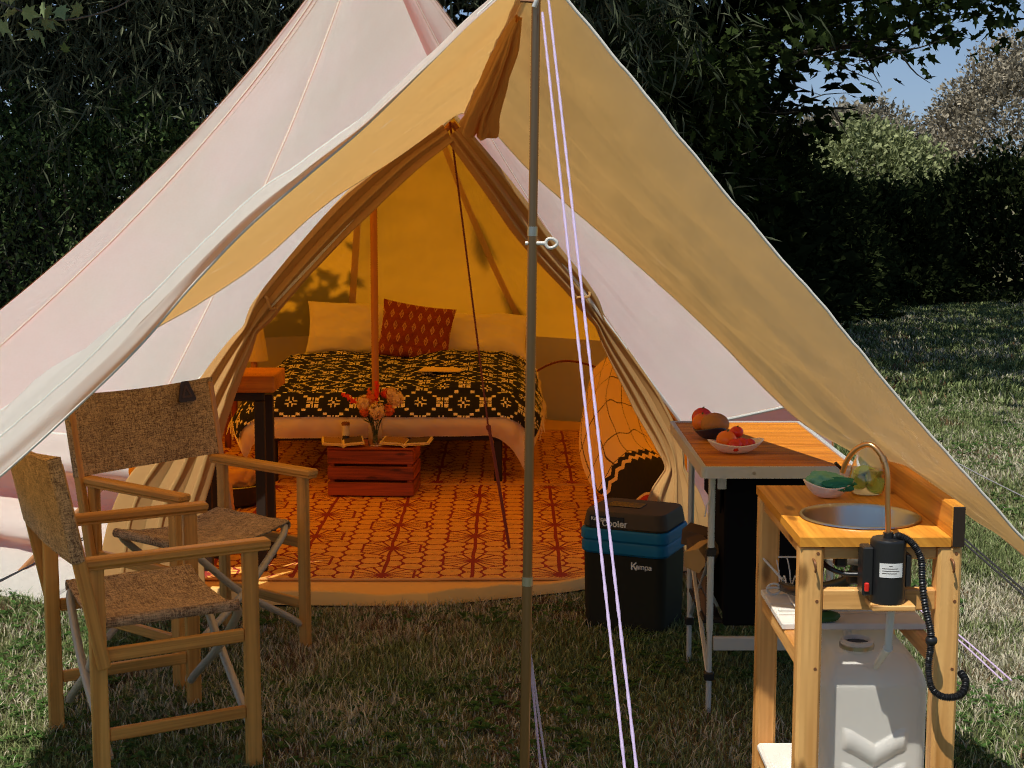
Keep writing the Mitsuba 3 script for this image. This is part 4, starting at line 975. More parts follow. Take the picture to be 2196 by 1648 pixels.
bed = thing('bed', 'double bed with cream duvet on dark legs at the back of the tent', 'bed')
BXC, BY0, BY1, BW = -.675, 7.93, 9.72, .70
for x in (BXC - .62, BXC + .60):
    for y in (BY0 + .06, BY1 - .15):
        put(bed, 'leg', bx(x - .022, x + .022, y - .022, y + .022, .02, .26, .004), 'darkmetal')
put(bed, 'frame', bx(BXC - .68, BXC + .68, BY0 + .03, BY1, .245, .29, .006), 'darkmetal')
put(bed, 'mattress', bx(BXC - .68, BXC + .68, BY0 + .02, BY1, .292, .42, .03), 'linen')
def drape(p, q, hw, y0, y1, top, r, lift, lumps=1.0):
    """a cloth laid over the bed: p across, q along; what hangs over the edge bends down"""
    yc, hl = (y0 + y1) / 2, (y1 - y0) / 2
    ex = np.maximum(np.abs(p) - hw, 0) * np.sign(p); ey = np.minimum(q - y0, 0) + np.maximum(q - y1, 0)
    e = np.hypot(ex, ey); dx, dy = ex / np.maximum(e, 1e-9), ey / np.maximum(e, 1e-9)
    R = r + lift; a = np.minimum(e / R, math.pi / 2)
    out, down = R * np.sin(a), R * (1 - np.cos(a)) + np.maximum(e - R * math.pi / 2, 0)
    x = np.clip(p, -hw, hw) + dx * out; y = np.clip(q, y0, y1) + dy * out
    b = meshkit.fbm(np.stack([p * 2.4, q * 2.4, 0 * p], -1), 3, 14) - .5
    b2 = meshkit.fbm(np.stack([p * 9, q * 6, 0 * p + 2], -1), 3, 15) - .5
    hump = (.10 * b + .022 * b2) * lumps
    z = top + lift + hump * (down < .03) + .055 * np.clip((q - y0) / 1.2, 0, 1) - down
    cr = np.abs(meshkit.fbm(np.stack([p * 7 + q * 3, q * 4, 0 * p + 5], -1), 3, 25) - .5)      # creases
    z = z - .030 * lumps * cr * (down < .12)
    y = y + .030 * lumps * cr * np.minimum(1, down / .05) * np.sign(dy + 1e-9)
    sw = np.minimum(1, down / .05)
    x = x + dx * sw * (.05 * b + .035 * b2); y = y + dy * sw * (.05 * b + .035 * b2)
    return np.stack([BXC + x, y, z], -1)
def foot(P_, Q_):      # the foot end bulges forward in soft rolls
    return -.03 * np.sin(math.pi * np.clip((BY0 + .06 - Q_) / .25, 0, 1)) * (.4 + 1.2 * meshkit.fbm(np.stack([P_ * 7, Q_ * 5, 0 * P_], -1), 3, 8))
p_, q_ = np.linspace(-.96, .96, 120), np.linspace(BY0 - .195, BY1 - .02, 110)
Pp, Qq = np.meshgrid(p_, q_, indexing='ij')
D = drape(Pp, Qq, .60, BY0 + .20, BY1 + .5, .525, .25, 0.0)
edge = np.clip((BY0 - .07 - Qq) / .12, 0, 1)
D[..., 2] -= edge * .035 * (meshkit.fbm(np.stack([Pp * 3.2, 0 * Pp, 0 * Pp], -1), 2, 5) - .45) + .10 * edge * np.clip((Pp - .55) / .3, 0, 1)
D[..., 1] += edge ** 2 * .055 + foot(Pp, Qq)
put(bed, 'duvet', grid(D), 'linen', True, 'puffy cream duvet hanging over the foot of the bed')
tb = thing('tapestry_blanket', 'black and white woven blanket spread over the duvet', 'blanket')
p_, q_ = np.linspace(-.93, .92, 150), np.linspace(BY0 - .092, BY1 - .26, 120)
Pp, Qq = np.meshgrid(p_, q_, indexing='ij')
D = drape(Pp, Qq, .60, BY0 + .20, BY1 + .5, .525, .25, .012)
D[..., 1] += foot(Pp, Qq) - .010 * np.clip((BY0 + .1 - Qq) / .15, 0, 1)
put(tb, 'weave', grid(D, np.stack([Pp + .05, Qq - .04], -1)), 'tapestry', True)
fr = []
for q in np.linspace(BY0, BY1 - .3, 46):
    for s, e in ((-1, -.93), (1, .92)):
        a = drape(np.array([e]), np.array([q]), .60, BY0 + .20, BY1 + .5, .525, .25, .012)[0]
        j = rng.normal(0, .01, 3)
        fr.append(tube([a, a + V(s * .012, 0, -.03) + j * .5, a + V(s * .014, 0, -.055) + j], .0028, 5))
put(tb, 'fringe', cat([(m[0], m[1]) for m in fr]), 'linen', 40, kind='stuff')

def cushion(w, h, d, nseg=60, seed=0, wr=.026):
    u = np.linspace(-1, 1, nseg); Uu, Vv = np.meshgrid(u, u, indexing='ij')
    prof = ((1 - np.abs(Uu) ** 2.6) * (1 - np.abs(Vv) ** 2.6)).clip(0) ** .48
    pinch = 1 - .07 * (1 - np.abs(Uu) ** 2) * np.abs(Vv) ** 3 - .0
    pin2 = 1 - .07 * (1 - np.abs(Vv) ** 2) * np.abs(Uu) ** 3
    n1 = meshkit.fbm(np.stack([Uu * 2.2, Vv * 2.2, 0 * Uu + seed], -1), 2, seed) - .5 - .5 * np.abs(meshkit.fbm(np.stack([Uu * 4 + Vv * 2, Vv * 5, 0 * Uu + seed], -1), 3, seed + 3) - .5)
    X_, Y_ = Uu * w / 2 * pin2, Vv * h / 2 * pinch
    a = np.stack([X_, Y_, d / 2 * prof + wr * n1 * prof * 2], -1); b = np.stack([X_, Y_, -d / 2 * prof], -1)
    uv = np.stack([X_ + 1, Y_ + 1], -1)
    return cat([grid(a, uv), (lambda g: (g[0], g[1][:, ::-1], g[2]))(grid(b, uv))])
def lean(m, tilt, yaw, roll, at):
    """cushion standing on its edge: its face turned to -y, then leant back, turned and rolled"""
    B = np.array([[1, 0, 0], [0, 0, -1], [0, 1, 0]], float)
    M = R3(math.radians(yaw)) @ rot([1, 0, 0], -tilt) @ rot([0, 1, 0], roll) @ B
    return tf(m, M, at)
k = thing('pillow', 'plain cream pillow propped up at the left of the bed', 'pillow')
put(k, 'cover', lean(cushion(.58, .36, .18, seed=2), 26, 6, 3, (-1.02, 9.50, .715)), 'linen', True)
k = thing('pillow', 'plain cream pillow at the right of the bed, half behind the pole', 'pillow')
put(k, 'cover', lean(cushion(.62, .34, .18, seed=6), 40, -4, 2, (-.20, 9.50, .670)), 'linen', True)
k = thing('pillow', 'dark red square cushion with pale diamond print', 'cushion')
put(k, 'cover', lean(cushion(.46, .36, .14, seed=4), 16, 3, 9, (-.60, 9.28, .715)), 'pillow_print', True)
k = thing('folded_paper', 'tan folded paper lying on the black and white blanket', 'paper')
zb = drape(np.array([.25]), np.array([8.55]), .60, BY0 + .20, BY1 + .5, .525, .25, .012)[0][2]
put(k, 'sheet', tf(cbox(.24, .20, .006, .001), R3(math.radians(-7)), (-.405, 8.52, zb + .014)), 'paper')

# crate with books, vase and candle
cr = thing('wooden_crate', 'dark red slatted crate used as a low table at the foot of the bed', 'crate')
CM, c1 = R3(math.radians(-4)), V(-.715, 7.665, .026)
CR = lambda nm, m, b='crate_wood': put(cr, nm, tf(m, CM, c1), b)
for s in (-1, 1):
    for z in (.004, .087, .170):
        CR('slat', bx(-.222, .222, s * .135 - .006, s * .135 + .006, z, z + .070, .003))
    for z in (.004, .087, .170):
        CR('end_board', bx(s * .215 - .006, s * .215 + .006, -.128, .128, z, z + .072, .003))
    for x in (-.2, .2):
        CR('corner_post', bx(x - .012, x + .012, s * .128 - .012 - .006 * s, s * .128 + .012 - .006 * s, .002, .240, .003))
for j in range(5):
    CR('top_board', bx(-.224, .224, -.142 + j * .057, -.142 + j * .057 + .052, .2425, .253, .003))
ztop = .026 + .253
def openbook(label, at, yaw, w, d):
    k = thing('book', label, 'book', None)
    M = R3(math.radians(yaw))
    for s in (-1, 1):
        x = np.linspace(0, 1, 12); y = np.linspace(-d / 2, d / 2, 4)
        Xx, Yy = np.meshgrid(x, y, indexing='ij')
        zz = .003 + .014 * np.sin(math.pi * Xx ** .6) * (1 - .3 * Xx) + .030 * np.clip(Xx - .25, 0, 1) ** 1.5
        put(k, 'page_block', tf(sheet(np.stack([s * Xx * w, Yy, zz + .004], -1), .009), M, at), 'book_pages', True)
        put(k, 'printed_page', tf(grid(np.stack([s * Xx * w * .93, Yy * .92, zz + .0095], -1)), M, at), 'book_tan' if s < 0 else 'book_dark', True)
        put(k, 'cover', tf(sheet(np.stack([s * Xx * w * 1.03, Yy * 1.04, zz - .003], -1), .002), M, at), 'book_pages', True)
openbook('open magazine on the left of the crate, its pages hanging over the edge', V(-.875, 7.62, ztop + .001), 8, .105, .20)
openbook('open dark book on the right of the crate', V(-.545, 7.62, ztop + .001), -4, .125, .18)
vs = thing('vase', 'clear glass vase holding the flowers on the crate', 'vase')
VP = V(-.705, 7.60, ztop + .001)
put(vs, 'glass', lathe([(0, 0), (.034, 0), (.037, .004), (.037, .10), (.034, .108), (.037, .118), (.0345, .118), (.0315, .108), (.0345, .10), (.0345, .008), (0, .008)], 32, VP), 'glass', 50)
fl = thing('flower_bouquet', 'bouquet of cream and red flowers standing in the glass vase', 'flowers')
stems = []
for j in range(9):
    a = j * 2.4
    stems.append(tube([VP + V(.014 * math.cos(a), .014 * math.sin(a), .012), VP + V(.022 * math.cos(a + 2), .022 * math.sin(a + 2), .11), VP + V(.055 * math.cos(a + 2), .03 * math.sin(a + 2), .19)], .003, 6))
put(fl, 'stem', cat(stems), 'leaf_vase', 40)
def vleaf(L, w):
    u = np.linspace(0, 1, 8); Wd = w * np.sin(math.pi * u ** .8) ; 
    P = np.stack([np.stack([s * Wd, 0 * u + .12 * np.abs(s) * Wd, u * L], 1) for s in (-1, 0, 1)], 1)
    return grid(P)
for j in range(22):
    a = rng.uniform(0, 6.28); t_ = rng.uniform(25, 80)
    M = R3(a) @ rot([1, 0, 0], -t_)
    put(fl, 'leaf', tf(vleaf(rng.uniform(.05, .085), rng.uniform(.010, .018)), M, VP + V(0, 0, rng.uniform(.115, .185)) + V(.02 * math.sin(-a), .02 * math.cos(a), 0)), 'leaf_vase', True)
def bloom(c, r, b, n, seed, mix_=None):
    q = np.random.default_rng(seed); parts = []
    d = q.normal(size=(n, 3)); d /= np.linalg.norm(d, axis=1, keepdims=True)
    for k_ in range(n):
        w = r * .26 * q.uniform(.8, 1.25)
        z = d[k_]; x = np.cross(z, [.3, .5, .8]); x /= np.linalg.norm(x); y = np.cross(z, x); a = q.uniform(0, 6.28)
        x, y = x * math.cos(a) + y * math.sin(a), y * math.cos(a) - x * math.sin(a)
        o = np.asarray(c) + z * r * q.uniform(.62, 1.1)
        pts = [o]
        for m_ in range(4):
            g_ = m_ * math.pi / 2
            for dg, rr_, up in ((-.5, .62, .14), (0, 1.0, .26), (.5, .62, .14)):
                pts.append(o + w * rr_ * (x * math.cos(g_ + dg) + y * math.sin(g_ + dg)) + z * w * up)
        f = [[0, 1 + 3 * m_ + i_, 2 + 3 * m_ + i_] for m_ in range(4) for i_ in range(2)]
        parts.append((np.array(pts), np.array(f), None))
    return cat([(p[0], p[1]) for p in parts])
fc = V(*VP) + V(0, 0, .118)
for j, (dx, dy, dz, r, b, lab) in enumerate(((.015, -.055, .070, .042, 'petal_cream', 'large cream bloom at the front'), (-.055, -.02, .105, .038, 'petal_cream', 'cream bloom at the left'), (.105, .01, .125, .040, 'petal_cream', 'cream bloom at the right'), (.085, .0, .155, .030, 'petal_cream', None), (-.020, .0, .125, .030, 'petal_orange', None), (.070, -.01, .068, .030, 'petal_orange', None), (-.05, -.03, .065, .026, 'petal_orange', None), (.055, .02, .150, .024, 'petal_red', None))):
    put(fl, 'bloom', bloom(fc + V(dx, dy, dz), r, b, 190, 40 + j), b, False, lab)
def spike(a, b, r, seed):
    q = np.random.default_rng(seed); out = []
    for k_ in range(34):
        t_ = q.uniform(0, 1); c = np.asarray(a) + (np.asarray(b) - np.asarray(a)) * t_
        d = q.normal(size=3); d /= np.linalg.norm(d); d = d + (np.asarray(b) - np.asarray(a)) * 6; d /= np.linalg.norm(d)
        out.append(tube([c, c + d * r * (1.1 - .6 * t_)], [r * .28, .0006], 5))
    return cat([(m[0], m[1]) for m in out])
put(fl, 'flower_spike', spike(fc + V(.005, 0, .10), fc + V(.012, .0, .215), .030, 1), 'petal_red', 40, 'upright red flower spike')
put(fl, 'flower_spike', spike(fc + V(-.095, .0, .105), fc + V(-.165, .0, .150), .026, 2), 'petal_red', 40, 'red flower spike leaning to the left')
put(fl, 'flower_spike', spike(fc + V(-.02, .01, .12), fc + V(-.035, .02, .175), .024, 3), 'petal_orange', 40)
cn = thing('candle', 'pale pillar candle on a dark holder at the back of the crate', 'candle')
cpos = V(-.868, 7.70, ztop + .012)
put(cn, 'holder', lathe([(0, 0), (.022, 0), (.018, .012), (.018, .026), (0, .026)], 24, cpos), 'blackplastic', 40)
put(cn, 'wax', lathe([(0, .027), (.020, .027), (.020, .088), (.016, .090), (0, .086)], 24, cpos), 'candle_wax', 40)
put(cn, 'collar', lathe([(.0205, .080), (.0215, .082), (.0215, .094), (.0190, .096), (.0185, .082)], 24, cpos), 'rust', 40)

# side table by the door and the lamp table behind
sd = thing('side_table', 'small side table with a thick orange wooden top just inside the door', 'table')
put(sd, 'table_top', bx(-1.30, -.965, 6.0, 6.30, .765, .835, .005), 'slatwood')
put(sd, 'apron', bx(-1.27, -1.01, 6.03, 6.05, .728, .7645, .003), 'darkmetal')
for x in (-1.255, -1.030):
    for y in (6.03, 6.25):
        put(sd, 'leg', bx(x - .020, x + .020, y - .020, y + .020, .02, .7275, .003), 'darkmetal')
lt = thing('lamp_stand', 'low wooden stand under the bedside lamp left of the bed', 'stand')
put(lt, 'stand_top', bx(-1.78, -1.46, 9.05, 9.35, .43, .46, .004), 'crate_wood')
for x in (-1.75, -1.49):
    for y in (9.08, 9.32):
        put(lt, 'leg', bx(x - .018, x + .018, y - .018, y + .018, .02, .4295, .003), 'crate_wood')
lp = thing('bedside_lamp', 'bedside lamp with cream cloth shade, half hidden by the left curtain', 'lamp')
put(lp, 'base', lathe([(0, 0), (.05, 0), (.05, .02), (.022, .03), (.02, .085), (0, .085)], 24, (-1.60, 9.2, .461)), 'pine', 40)
put(lp, 'lamp_shade', lathe([(.088, .085), (.058, .30), (.056, .30), (.086, .085)], 36, (-1.60, 9.2, .461)), 'lampshade', 60)
tbk = thing('tub', 'black round tub with a folded orange cloth beside the side table', 'tub')
TB = V(-1.385, 7.35, .024)
put(tbk, 'tub_wall', lathe([(0, 0), (.10, 0), (.125, .02), (.140, .10), (.146, .102), (.146, .110), (.134, .110), (.118, .02), (0, .012)], 36, TB), 'blackplastic', 40)
put(tbk, 'rim_wire', lathe([(.146, .104), (.149, .107), (.146, .110)], 36, TB), 'steel', 40)
oc = thing('folded_cloth', 'folded orange cloth stuffed into the black tub', 'cloth')
put(oc, 'cloth', crumple(.10, .10, .085, 11), 'linen_orange', True, t=TB + V(-.01, 0, .125))
oc = thing('cloth_bag', 'orange cloth bag standing behind the armchair by the door', 'bag')
put(oc, 'bag', blob(.13, .10, .17, 4, .5, 1.4, 9), 'linen_orange', True, t=(-1.42, 6.75, .19))

# low lounge seat covered with a patterned throw, right of the door
ls = thing('lounge_seat', 'low cushioned seat under a cream throw with black zigzag border, right of the door', 'seat')
u, w = np.linspace(0, 1, 60), np.linspace(-1, 1, 50)
Uu, Ww = np.meshgrid(u, w, indexing='ij')
axis = curve([(.62, 7.85, .76), (.57, 7.65, .70), (.53, 7.42, .54), (.57, 7.12, .40), (.64, 6.88, .34), (.68, 6.70, .23), (.66, 6.64, .10)], 60)
bul = meshkit.fbm(np.stack([Uu * 3, Ww * 2, 0 * Uu], -1), 3, 22) - .5
acr = V(.80, .60, 0)
P = axis[:, None] + acr * (Ww * .25)[..., None]
P[..., 2] += -.20 * np.abs(Ww) ** 2.2 * np.sin(math.pi * np.clip(Uu * .8 + .15, 0, 1)) + .05 * bul
P[..., 1] += .05 * bul
put(ls, 'throw', grid(P, np.stack([Ww * .30 + .5, Uu * 1.12], -1)), 'aztec', True)
put(ls, 'seat_cushion', blob(.27, .36, .14, 3, .2, 1.3, 3), 'linen_orange', True, t=(.72, 7.2, .175))
put(ls, 'back_cushion', blob(.25, .15, .28, 3, .2, 1.3, 5), 'linen_orange', True, t=(.72, 7.75, .38))
# arched zip of the wall window behind the bed
zc = curve([(.02, 9.62, .30), (.16, 9.60, .43), (.32, 9.56, .50), (.50, 9.46, .485), (.72, 9.28, .40), (.86, 9.15, .27)], 40)
put(tent, 'window_zip', tube(zc, .007, 6), 'cord_red', 40)

# ------------------------------------------------------------------ trees and hedge behind
def leaf_template(kind):
    if kind == 'palm':
        a = np.radians([-90, -60, -38, -12, 12, 32, 55, 72, 90, 108, 125, 148, 168, 192, 218, 240])
        r = np.array([.30, .42, .33, .62, .40, .80, .50, .62, 1.0, .62, .50, .80, .40, .62, .33, .42])
        p = np.stack([r * np.cos(a), r * np.sin(a) + .30, 0.10 * r * np.abs(np.cos(a))], 1) * .62
        v = np.vstack([[[0, .10, 0]], p]); n = len(a)
        return v, np.array([[0, 1 + i, 1 + (i + 1) % n] for i in range(n)])
    if kind == 'narrow':
        return np.array([[0, 0, 0], [.055, .38, .03], [0, 1, -.06], [-.055, .38, .03]]), np.array([[0, 1, 2], [0, 2, 3]])
    return np.array([[0, 0, 0], [.30, .45, .06], [0, 1, -.03], [-.30, .45, .06]]), np.array([[0, 1, 2], [0, 2, 3]])
TPL = {k: leaf_template(k) for k in ('palm', 'narrow', 'oval')}
def leaves(kind, c, axis, size, col, r, flat=0.35):
    """leaves of one template at the points c, pointing along axis, faces mostly upward"""
    v, f = TPL[kind]; n = len(c)
    y = axis / (np.linalg.norm(axis, axis=1, keepdims=True) + 1e-9)
    up = np.array([0, 0, 1.0]) + r.normal(0, flat * 2, (n, 3))
    x = np.cross(y, up); x /= np.linalg.norm(x, axis=1, keepdims=True) + 1e-9
    z = np.cross(x, y)
    s = np.broadcast_to(size, (n,))[:, None, None]
    p = c[:, None] + s * (v[None, :, :1] * x[:, None] + v[None, :, 1:2] * y[:, None] + v[None, :, 2:] * z[:, None])
    ff = (f[None] + (np.arange(n) * len(v))[:, None, None]).reshape(-1, 3)
    return p.reshape(-1, 3), ff, np.repeat(col, len(v), 0)
def merge(ls):
    at, V_, F_, C_ = 0, [], [], []
    for v, f, c in ls:
        V_.append(v); F_.append(f + at); C_.append(c); at += len(v)
    return (np.vstack(V_), np.vstack(F_)), np.clip(np.vstack(C_), .003, .9)
def tint(n, a, b, r):
    a, b = np.array(a), np.array(b)
    return (a + (b - a) * r.random((n, 1))) * r.uniform(.8, 1.2, (n, 1))
def foliage(parent, name, ls, bsdf):
    m, c = merge(ls)
    put(parent, name, m, bsdf, False, kind='stuff', color=c)
def limb(a, b, r0, r1, seed, wob=.12, n=14):
    q = np.random.default_rng(seed); u = np.linspace(0, 1, n)[:, None]
    p = np.asarray(a) + (np.asarray(b) - np.asarray(a)) * u
    L = np.linalg.norm(np.asarray(b) - np.asarray(a))
    p += wob * L * (meshkit.fbm(np.concatenate([u * 3 + seed, u * 0, u * 0], 1), 3, seed)[:, None] - .5) * np.array([[.6, .6, 1]]) * np.sin(math.pi * u) + wob * L * .5 * q.normal(0, .08, (n, 3)) * np.sin(math.pi * u)
    return p, np.linspace(r0, r1, n)

# big tree whose branches hang over the lawn at the right
rt = thing('sycamore_tree', 'big dark tree whose leafy branches hang over the lawn at the upper right', 'tree')
q = np.random.default_rng(101)
p, r_ = limb((1.35, 16.2, -.05), (1.6, 16.0, 4.2), .26, .17, 1, .05)
put(rt, 'trunk', tube(p, r_, 14), 'bark', 60)
LIMBS = [((1.5, 16.0, 2.6), (3.6, 14.2, 3.05)), ((1.5, 16.0, 2.2), (2.9, 13.8, 2.35)), ((1.5, 16, 3.4), (5.2, 13.4, 3.35)), ((1.5, 16, 3.8), (6.4, 14.4, 3.75)), ((1.5, 16, 4.0), (.6, 12.5, 4.2)), ((1.6, 16, 4.1), (3.4, 10.2, 5.2)), ((1.6, 16, 4.1), (7.5, 12.0, 5.6)), ((1.6, 16, 4.1), (5.5, 19.0, 5.0)), ((1.5, 16, 1.9), (2.0, 13.6, 1.9)), ((1.5, 16, 3.0), (3.2, 12.6, 2.75))]
tips = []
for j, (a, b) in enumerate(LIMBS):
    p, r_ = limb(a, b, .055, .010, 10 + j)
    put(rt, 'limb', tube(p, r_, 8), 'bark', 60)
    for t_ in np.linspace(.3, 1, 9):
        o = p[int(t_ * (len(p) - 1))]
        for s in range(3):
            d = q.normal(0, 1, 3) * [1, .8, .45] + [.35, -.35, -.05]; d /= np.linalg.norm(d)
            L = q.uniform(.35, .95) * (1.2 - .4 * t_)
            e = o + d * L
            tips.append((o, e))
tw_ = [tube(curve([o, (o + e) / 2 + q.normal(0, .04, 3), e], 6), np.linspace(.009, .003, 6), 5) for o, e in tips]
put(rt, 'twigs', cat([(m[0], m[1]) for m in tw_]), 'twig', 60, kind='stuff')
ls = []
for o, e in tips:      # sprays of big palmate leaves along the twigs
    n = 26; t_ = q.uniform(.25, 1.05, n)[:, None]
    c = o + (e - o) * t_ + q.normal(0, .11, (n, 3)) * [1, 1, .6]
    ax = (e - o) / np.linalg.norm(e - o) + q.normal(0, .7, (n, 3)); ax[:, 2] -= .35
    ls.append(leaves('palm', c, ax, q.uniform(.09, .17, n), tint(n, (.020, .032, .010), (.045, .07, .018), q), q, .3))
# the body of leaves close to the trunk, thinning towards the right
n = 15000
x = 0.2 + q.gamma(1.6, 1.05, n); y = q.uniform(11.6, 17.5, n)
low = 1.75 + .42 * np.clip(x - 1.6, 0, 3) ** .9 + .25 * (nz(np.stack([x * 1.6, y * .7, 0 * x], -1), 2) - .5)
z = low + q.gamma(1.5, .75, n)
den = meshkit.fbm(np.stack([x * 1.4, y * 1.4, z * 1.9], -1), 2, 5)
k_ = (den > .47) & (x < 7)
c = np.stack([x, y, z], 1)[k_]
gap = (c[:, 0] / c[:, 1] > .16) & (c[:, 2] < 1.56 + c[:, 1] * .088)      # thin out where the sky shows below the boughs
c = c[~gap | (q.random(len(c)) < .12)]
n = len(c); ax = q.normal(0, 1, (n, 3)) + [.2, -.3, -.4]
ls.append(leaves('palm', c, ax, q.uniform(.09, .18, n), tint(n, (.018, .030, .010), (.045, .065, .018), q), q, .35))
def open_sky(t):     # boughs part where the sky shows between them
    v, f, c = t; n = len(TPL['palm'][0]); o = v.reshape(-1, n, 3)[:, 0]
    x = o[:, 0] / o[:, 1]
    hole = (x > .165) & (x < .315) & (o[:, 2] < 1.56 + o[:, 1] * .102) & (o[:, 2] > 1.56 + o[:, 1] * (.022 + .10 * np.maximum(0, x - .2)))
    k = ~hole | (q.random(len(o)) < .27)
    m = int(k.sum()); ff = TPL['palm'][1]
    return v.reshape(-1, n, 3)[k].reshape(-1, 3), (ff[None] + (np.arange(m) * n)[:, None, None]).reshape(-1, 3), c.reshape(-1, n, 3)[k].reshape(-1, 3)
foliage(rt, 'low_leaves', [open_sky(t) for t in ls], 'leaf')
def clumps(x0, x1, y0, y1, z0, z1, n, rad, per, size, colA, colB, r, kind='oval', fade=None):
    cx = np.stack([r.uniform(x0, x1, n), r.uniform(y0, y1, n), r.uniform(z0, z1, n)], 1)
    if fade is not None: cx = cx[fade(cx)]
    c = np.repeat(cx, per, 0) + r.normal(0, 1, (len(cx) * per, 3)) * np.array([rad, rad, rad * .5])
    m = len(c)
    return leaves(kind, c, r.normal(0, 1, (m, 3)) * [1, 1, .4], r.uniform(size[0], size[1], m), tint(m, colA, colB, r), r, .4)
up = [clumps(.9, 11.5, 7.6, 22.5, 4.7, 8.5, 230, .62, 72, (.16, .34), (.02, .035, .01), (.05, .075, .02), q,
             fade=lambda c: (c[:, 2] > np.maximum(4.4 + .02 * (c[:, 1] - 8) ** 1.5, 2.3 + .126 * c[:, 1])) & (c[:, 0] > 1.2 + .35 * np.maximum(0, 10 - c[:, 1])))]
foliage(rt, 'crown', up, 'leaf')

# trees behind the tent on the left: a screen of long narrow hanging leaves
lt_ = thing('willow_tree', 'dark tree with long narrow hanging leaves behind the tent at upper left', 'tree')
q = np.random.default_rng(202)
p, r_ = limb((-3.6, 14.4, -.05), (-3.2, 14.2, 4.6), .20, .10, 3, .06)
put(lt_, 'trunk', tube(p, r_, 12), 'bark', 60)
for j in range(9):
    b = (q.uniform(-6, .8), q.uniform(11.4, 13.5), q.uniform(3.2, 5.2))
    p, r_ = limb((-3.3, 14.2, q.uniform(2.2, 4.2)), b, .05, .010, 30 + j)
    put(lt_, 'limb', tube(p, r_, 8), 'bark', 60)
ls = []
n = 3400
sx, sy, sz = q.uniform(-6.5, 1.4, n), q.uniform(11.3, 13.6, n), q.uniform(.9, 5.2, n)
den = meshkit.fbm(np.stack([sx * 1.1, sy * .8, sz * .9], -1), 2, 7)
k_ = den > .40
S = np.stack([sx, sy, sz], 1)[k_]
per = 20
o = np.repeat(S, per, 0); u = np.tile(np.linspace(0, 1, per), len(S))[:, None]
dr_ = np.repeat(np.stack([q.normal(0, .45, len(S)), q.normal(-.25, .3, len(S)), -q.uniform(.25, .9, len(S))], 1), per, 0)
c = o + dr_ * u * .85 + np.array([0, 0, -.25]) * u ** 2 + q.normal(0, .025, o.shape)
ax = dr_ * .6 + q.normal(0, .55, o.shape) + [0, 0, -.45]
ls.append(leaves('narrow', c, ax, q.uniform(.10, .24, len(c)), tint(len(c), (.045, .06, .032), (.15, .165, .10), q), q, .6))
foliage(lt_, 'hanging_leaves', ls, 'leaf_gloss')
foliage(lt_, 'crown', [clumps(-9, .2, 8.6, 13.5, 4.9, 8.0, 140, .5, 42, (.16, .32), (.02, .03, .01), (.05, .07, .02), q,
        fade=lambda c: c[:, 2] > 4.9 + .5 * np.maximum(0, 9.6 - c[:, 1])),
        clumps(-7, 2.2, 13.8, 15.6, .2, 6.2, 520, .5, 56, (.14, .30), (.012, .018, .008), (.03, .042, .015), q)], 'leaf')
br = thing('maple_branch', 'bare twig with pale sunlit lobed leaves in front of the dark tree at top left', 'branch')
tg = curve([(-4.3, 9.9, 3.3), (-3.6, 9.6, 2.95), (-3.1, 9.4, 2.72), (-2.75, 9.3, 2.62), (-2.35, 9.2, 2.70), (-2.2, 9.15, 2.84)], 24)
put(br, 'twig', tube(tg, np.linspace(.012, .003, 24), 6), 'twig', 60)
c = np.vstack([tg[q.integers(2, 14, 46)] + q.normal(0, .13, (46, 3)) * [1, .5, .8], np.array([[-3.02, 9.25, 2.78], [-2.95, 9.2, 2.66], [-3.1, 9.2, 2.9], [-2.70, 9.2, 2.42]])])
n = len(c)
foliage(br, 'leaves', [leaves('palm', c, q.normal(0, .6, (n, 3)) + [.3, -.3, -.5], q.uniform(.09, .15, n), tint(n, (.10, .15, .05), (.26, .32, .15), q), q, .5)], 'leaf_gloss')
# overhanging branch outside the picture that throws leaf shade on the back of the tent
ob = thing('overhanging_branch', 'leafy branch reaching over the left back of the tent', 'branch')
p, r_ = limb((-5.6, 9.3, 5.0), (-2.25, 8.62, 4.0), .04, .008, 51, .06)
put(ob, 'twig', tube(p, r_, 7), 'bark', 60)
n = 700
c = p[q.integers(9, 14, n)] + q.normal(0, .20, (n, 3)) * [1.1, .9, .6] + [-.05, .06, 0]
foliage(ob, 'leaves', [leaves('palm', c, q.normal(0, .7, (n, 3)), q.uniform(.12, .2, n), tint(n, (.03, .05, .015), (.06, .09, .03), q), q, .3)], 'leaf')

# shrubs
def shrub(name, label, cat_, cx, cy, rx, ry, h, n, size, ca, cb, seed, bsdf='leaf', kind='oval', lump=.5, group=None, z0=0.0):
    k = thing(name, label, cat_, group)
    q = np.random.default_rng(seed)
    d = q.normal(size=(n, 3)); d /= np.linalg.norm(d, axis=1, keepdims=True); d[:, 2] = np.abs(d[:, 2])
    rad = q.uniform(.72, 1.0, n) ** .6
    bump = 1 + lump * (meshkit.fbm(d * 2.6 + seed, 3, seed) - .5) + .35 * lump * (meshkit.fbm(d * 8 + seed, 2, seed + 1) - .5)
    c = d * (rad * bump)[:, None] * [rx, ry, h] + [cx, cy, z0]
    c += q.normal(0, .05, c.shape)
    k_ = c[:, 2] > -.05
    c, d = c[k_], d[k_]; m = len(c)
    ax = d + q.normal(0, .8, (m, 3))
    col = tint(m, ca, cb, q)
    foliage(k, 'crown', [leaves(kind, c, ax, q.uniform(size[0], size[1], m), col, q, .6)], bsdf)
    for j in range(5):
        a = q.uniform(0, 6.28); b = V(cx + .5 * rx * math.cos(a), cy + .5 * ry * math.sin(a), h * .7)
        p, r_ = limb((cx + .1 * math.cos(a), cy + .1 * math.sin(a), -.05), b, .04, .012, seed + j)
        put(k, 'stem', tube(p, r_, 6), 'bark', 60)
    return k
DK = ((.022, .032, .012), (.05, .065, .022))
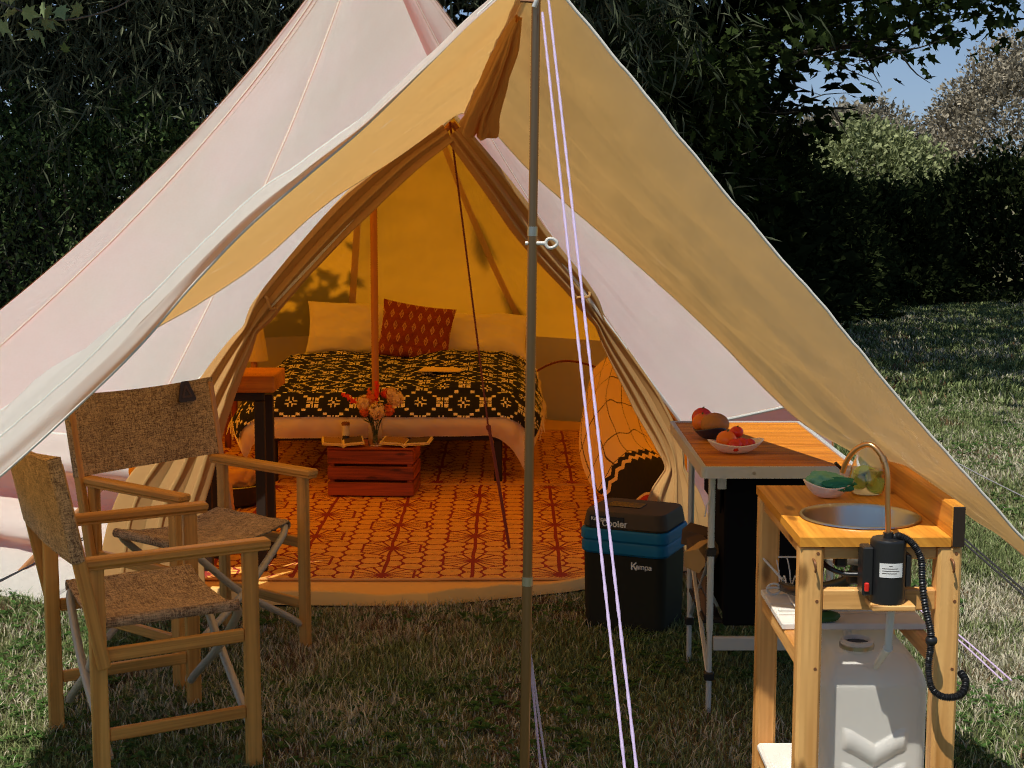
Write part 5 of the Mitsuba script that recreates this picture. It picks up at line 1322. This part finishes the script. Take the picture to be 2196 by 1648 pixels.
shrub('shrub', 'dark green small leaved shrub along the left edge of the tent roof', 'shrub', -3.3, 11.7, 1.9, .8, 2.35, 34000, (.030, .062), (.035, .065, .024), (.10, .15, .05), 61, 'leaf_gloss')
shrub('shrub', 'small leaved shrub at the far left edge of the picture', 'shrub', -5.2, 11.2, 1.3, .8, 2.0, 20000, (.030, .062), (.03, .06, .022), (.09, .14, .05), 62, 'leaf_gloss')
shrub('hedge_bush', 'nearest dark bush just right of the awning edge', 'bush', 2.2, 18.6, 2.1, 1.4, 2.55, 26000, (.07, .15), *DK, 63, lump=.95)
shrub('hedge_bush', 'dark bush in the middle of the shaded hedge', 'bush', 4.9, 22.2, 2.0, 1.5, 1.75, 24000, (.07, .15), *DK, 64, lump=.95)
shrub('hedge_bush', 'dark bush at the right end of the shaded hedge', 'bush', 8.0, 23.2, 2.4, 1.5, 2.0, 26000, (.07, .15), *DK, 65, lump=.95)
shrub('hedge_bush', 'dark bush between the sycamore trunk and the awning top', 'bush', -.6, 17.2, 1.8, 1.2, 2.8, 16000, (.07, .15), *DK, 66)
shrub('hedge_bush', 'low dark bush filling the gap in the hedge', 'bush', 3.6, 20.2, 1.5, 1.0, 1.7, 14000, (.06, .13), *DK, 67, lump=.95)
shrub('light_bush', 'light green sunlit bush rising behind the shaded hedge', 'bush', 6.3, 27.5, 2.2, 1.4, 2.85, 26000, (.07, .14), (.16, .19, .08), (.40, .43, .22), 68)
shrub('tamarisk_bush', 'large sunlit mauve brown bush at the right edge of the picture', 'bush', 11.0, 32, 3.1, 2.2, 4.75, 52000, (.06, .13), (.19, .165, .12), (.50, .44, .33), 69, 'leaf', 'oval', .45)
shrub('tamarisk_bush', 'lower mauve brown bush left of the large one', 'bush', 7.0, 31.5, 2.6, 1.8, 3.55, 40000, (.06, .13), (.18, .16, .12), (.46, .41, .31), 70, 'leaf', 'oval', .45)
shrub('tamarisk_bush', 'distant brown bush seen through the leaves of the big tree', 'bush', 3.0, 30, 2.8, 1.6, 2.9, 22000, (.08, .15), (.18, .16, .11), (.40, .35, .26), 71, 'leaf', 'oval', .45)
